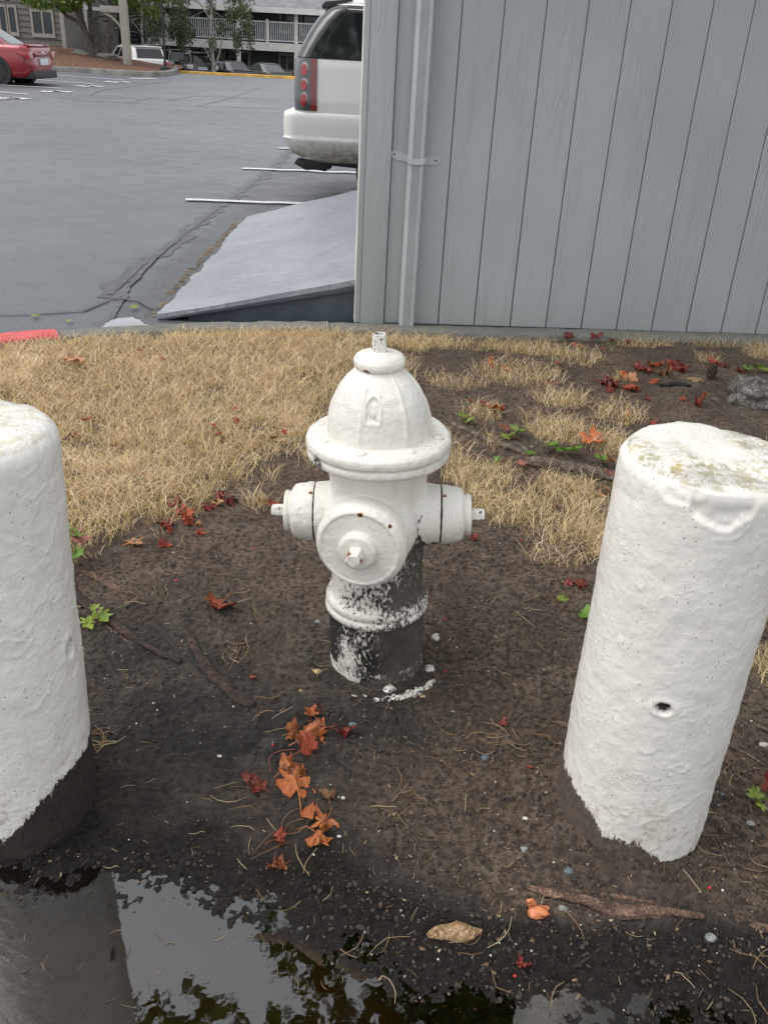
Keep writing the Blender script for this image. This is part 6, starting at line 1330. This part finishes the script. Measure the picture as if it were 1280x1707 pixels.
st_ = rock('tree_stump', 'weathered grey tree stump at the right edge of the picture', 'stump', (c_.x+.02, c_.y, c_.z+.012), .17, (1.0, .7, .62), 3, BK3, 5, .26)
c_ = G(1276, 672); rock('stump_burl', 'rounded grey burl of wood in front of the stump', 'stump', (c_.x, c_.y-.02, c_.z+.01), .085, (1.2, .7, .9), 8, BK3, 5, .28)
# wood piece and mushroom-like husk on the mud
c_ = G(757, 1560, .006)
wp = root('bark_piece', 'pale tan wedge of bark lying on the wet mud at the bottom', [(712, 1564), (730, 1556), (760, 1560), (785, 1560), (803, 1554)], [.004, .014, .019, .013, .003], BK4, 41, .55, 22, .5, 'bark', .006)
HUSK = simple('orange_husk_skin', (.50, .17, .07), .4, var=.35, vs=60, bump=.3)
c_ = G(897, 1520, .008); rock('husk', 'small orange rounded husk at the left end of the brown root', 'husk', c_, .016, (1.35, .9, .6), 12, HUSK, 4, .22)
c_ = G(886, 1508, .010); rock('husk', 'ragged orange husk fragment behind the rounded husk', 'husk', c_, .010, (.9, .6, 1.0), 17, HUSK, 4, .5)
c_ = G(1157, 634); rock('bark_piece', 'pale crumbly bark lump between charred stick and pine cone', 'bark', c_, .030, (1.3, .8, .5), 19, BK4, 4, .3)
c_ = G(1195, 666); rock('bark_piece', 'grey bark flake leaning at the left foot of the stump', 'bark', c_, .035, (1.1, .5, .4), 23, BK3, 3, .3)
c_ = G(1214, 1455); rock('bark_piece', 'small pale wood flake right of the right bollard foot', 'bark', c_, .014, (1.8, .8, .25), 29, BK1, 3, .3)
# pine cone
c_ = G(1183, 632); PC = thing('pine_cone', 'brown open pine cone standing on the soil left of the stump', 'pine cone', c_); CONE = simple('cone_scale', (.075, .048, .035), .8, var=.4, vs=60)
MB().add(*lathe([(.001, .0), (.014, .008), (.016, .03), (.008, .065), (.001, .075)], 12)).build('core', CONE, PC, smooth=True)
sm_ = MB(); sm_.add([(0, -.006, 0), (0, .006, 0), (.024, .010, .004), (.027, 0, .009), (.024, -.010, .004), (0, -.006, -.003), (0, .006, -.003), (.024, .010, 0), (.027, 0, .005), (.024, -.010, 0)], [(0, 4, 3, 2, 1), (5, 6, 7, 8, 9), (0, 5, 9, 4), (4, 9, 8, 3), (3, 8, 7, 2), (2, 7, 6, 1)])
first = sm_.build('scale', CONE, PC)
for k in range(44):
    o = first if k == 0 else first.copy()
    if k: COL.objects.link(o); o.parent = PC
    t = k/44; zz = .006+.064*t; rr = .9*math.sin(math.pi*(.18+.74*t)); s = .45+.75*rr; o.location = (0, 0, zz); o.rotation_euler = (0, -.3-.9*t+.3, k*2.4); o.scale = (s, s, s)
# named pebbles
STN = {'grey': simple('grey_pebble', (.20, .21, .20), .6, var=.3, vs=80), 'blue': simple('blue_pebble', (.09, .12, .135), .45, var=.3, vs=80), 'white': simple('white_pebble', (.46, .44, .39), .5, var=.2, vs=80), 'ochre': simple('ochre_pebble', (.30, .22, .10), .45, var=.5, vs=90)}
for px, py, r, k_, lb_ in [(529, 1122, 9, 'ochre', 'wet ochre pebble left of the hydrant foot'), (518, 1117, 5, 'ochre', 'smaller ochre pebble touching the wet ochre one'), (500, 1152, 4, 'ochre', 'small round ochre pebble above the leaf string'), (530, 1037, 5, 'grey', 'grey pebble beside the hydrant ring on the left'), (872, 1417, 8, 'grey', 'flat grey pebble left of the right bollard foot'), (948, 1454, 9, 'blue', 'dark blue grey pebble below the right bollard, left'), (938, 1516, 8, 'grey', 'grey green pebble beside the orange husk'), (1184, 1564, 10, 'grey', 'largest grey pebble on the wet mud at lower right'), (808, 1264, 7, 'blue', 'bluish dark pebble right of the hydrant foot'), (1250, 1373, 7, 'grey', 'grey pebble below the yellow green sprout'), (1272, 1243, 7, 'white', 'white pebble at the right edge beside the right bollard'), (1203, 1325, 4, 'blue', 'small blue pebble beside the right flank of the right bollard'),
                          (366, 1261, 4, 'white', 'white pebble on dark soil left of the leaf string'), (572, 1331, 4, 'white', 'white pebble right of the leaf string'), (646, 1359, 4, 'ochre', 'small yellow pebble above the brown stick'), (875, 1365, 5, 'white', 'pale pebble left of the right bollard'), (734, 1137, 5, 'blue', 'blue grey pebble beside the right foot bolt'), (755, 1187, 4, 'grey', 'small grey pebble right of the hydrant foot flange'), (705, 1162, 5, 'ochre', 'brown pebble just below the painted foot flange'), (588, 1209, 7, 'blue', 'dark wet pebble just right of the maroon leaf'), (565, 1395, 4, 'white', 'tiny white pebble right of the lowest orange leaf'), (1097, 1530, 5, 'blue', 'bluish pebble on the brown root')]:
    p_ = G(px, py, .0); r *= mpx(p_.y)*1.0; rock('pebble', lb_, 'pebble', (p_.x, p_.y, p_.z+r*.12), r*.95, (1.1, .85, .65), px, STN[k_], 3, .24)
# soil crumbs and clods on the dark wet soil
CLOD = simple('soil_clod', (.040, .032, .027), .8, var=.4, vs=60, bump=.6, bs=160)
x, y = scatter(9000, -1.2, 1.3, .95, 2.6, lambda x, y: soil_d(x, y)*.8+.15*(poly_sd(PUD, x, y) < 0), rg2); n = len(x); z = terrain(x, y)
r_ = .0016+.0045*rg2.random(n)**3; rj = 1+.5*(rg2.random((n, len(iv)))-.5)
V = np.stack([x, y, z+r_*.1], -1)[:, None]+iv[None]*r_[:, None, None]*rj[..., None]*np.array([1, 1, .7]); F = (ifc[None]+(np.arange(n)*len(iv))[:, None, None]).reshape(-1, 3)
tag(mesh_np('soil_clods', V.reshape(-1, 3), F, CLOD), 'small clods of dark earth on the bare soil', kind='stuff')
# litter along the ramp edge
a_ = Vector(lotp(264, 530)); b_ = Vector(lotp(405, 370)); t = rg2.random(260); x = a_.x+(b_.x-a_.x)*t-.02-.05*rg2.random(260); y = a_.y+(b_.y-a_.y)*t
x = np.concatenate([x, rg2.uniform(-1.25, -.25, 240)]); y = np.concatenate([y, 4.80+rg2.random(240)*.10+.0*x[:240]]); n = len(x)
o = needles('kerb_litter', 'dry needles and leaf crumbs along the ramp edge', x, y, .015+.04*rg2.random(n), .0012+0*x, 40, .5)
co_ = coords_of(o.data); co_[:, 2] = LOT+.003+.0015*(np.arange(len(co_)) % 3); o.data.vertices.foreach_set('co', co_.ravel()); o.data.update()
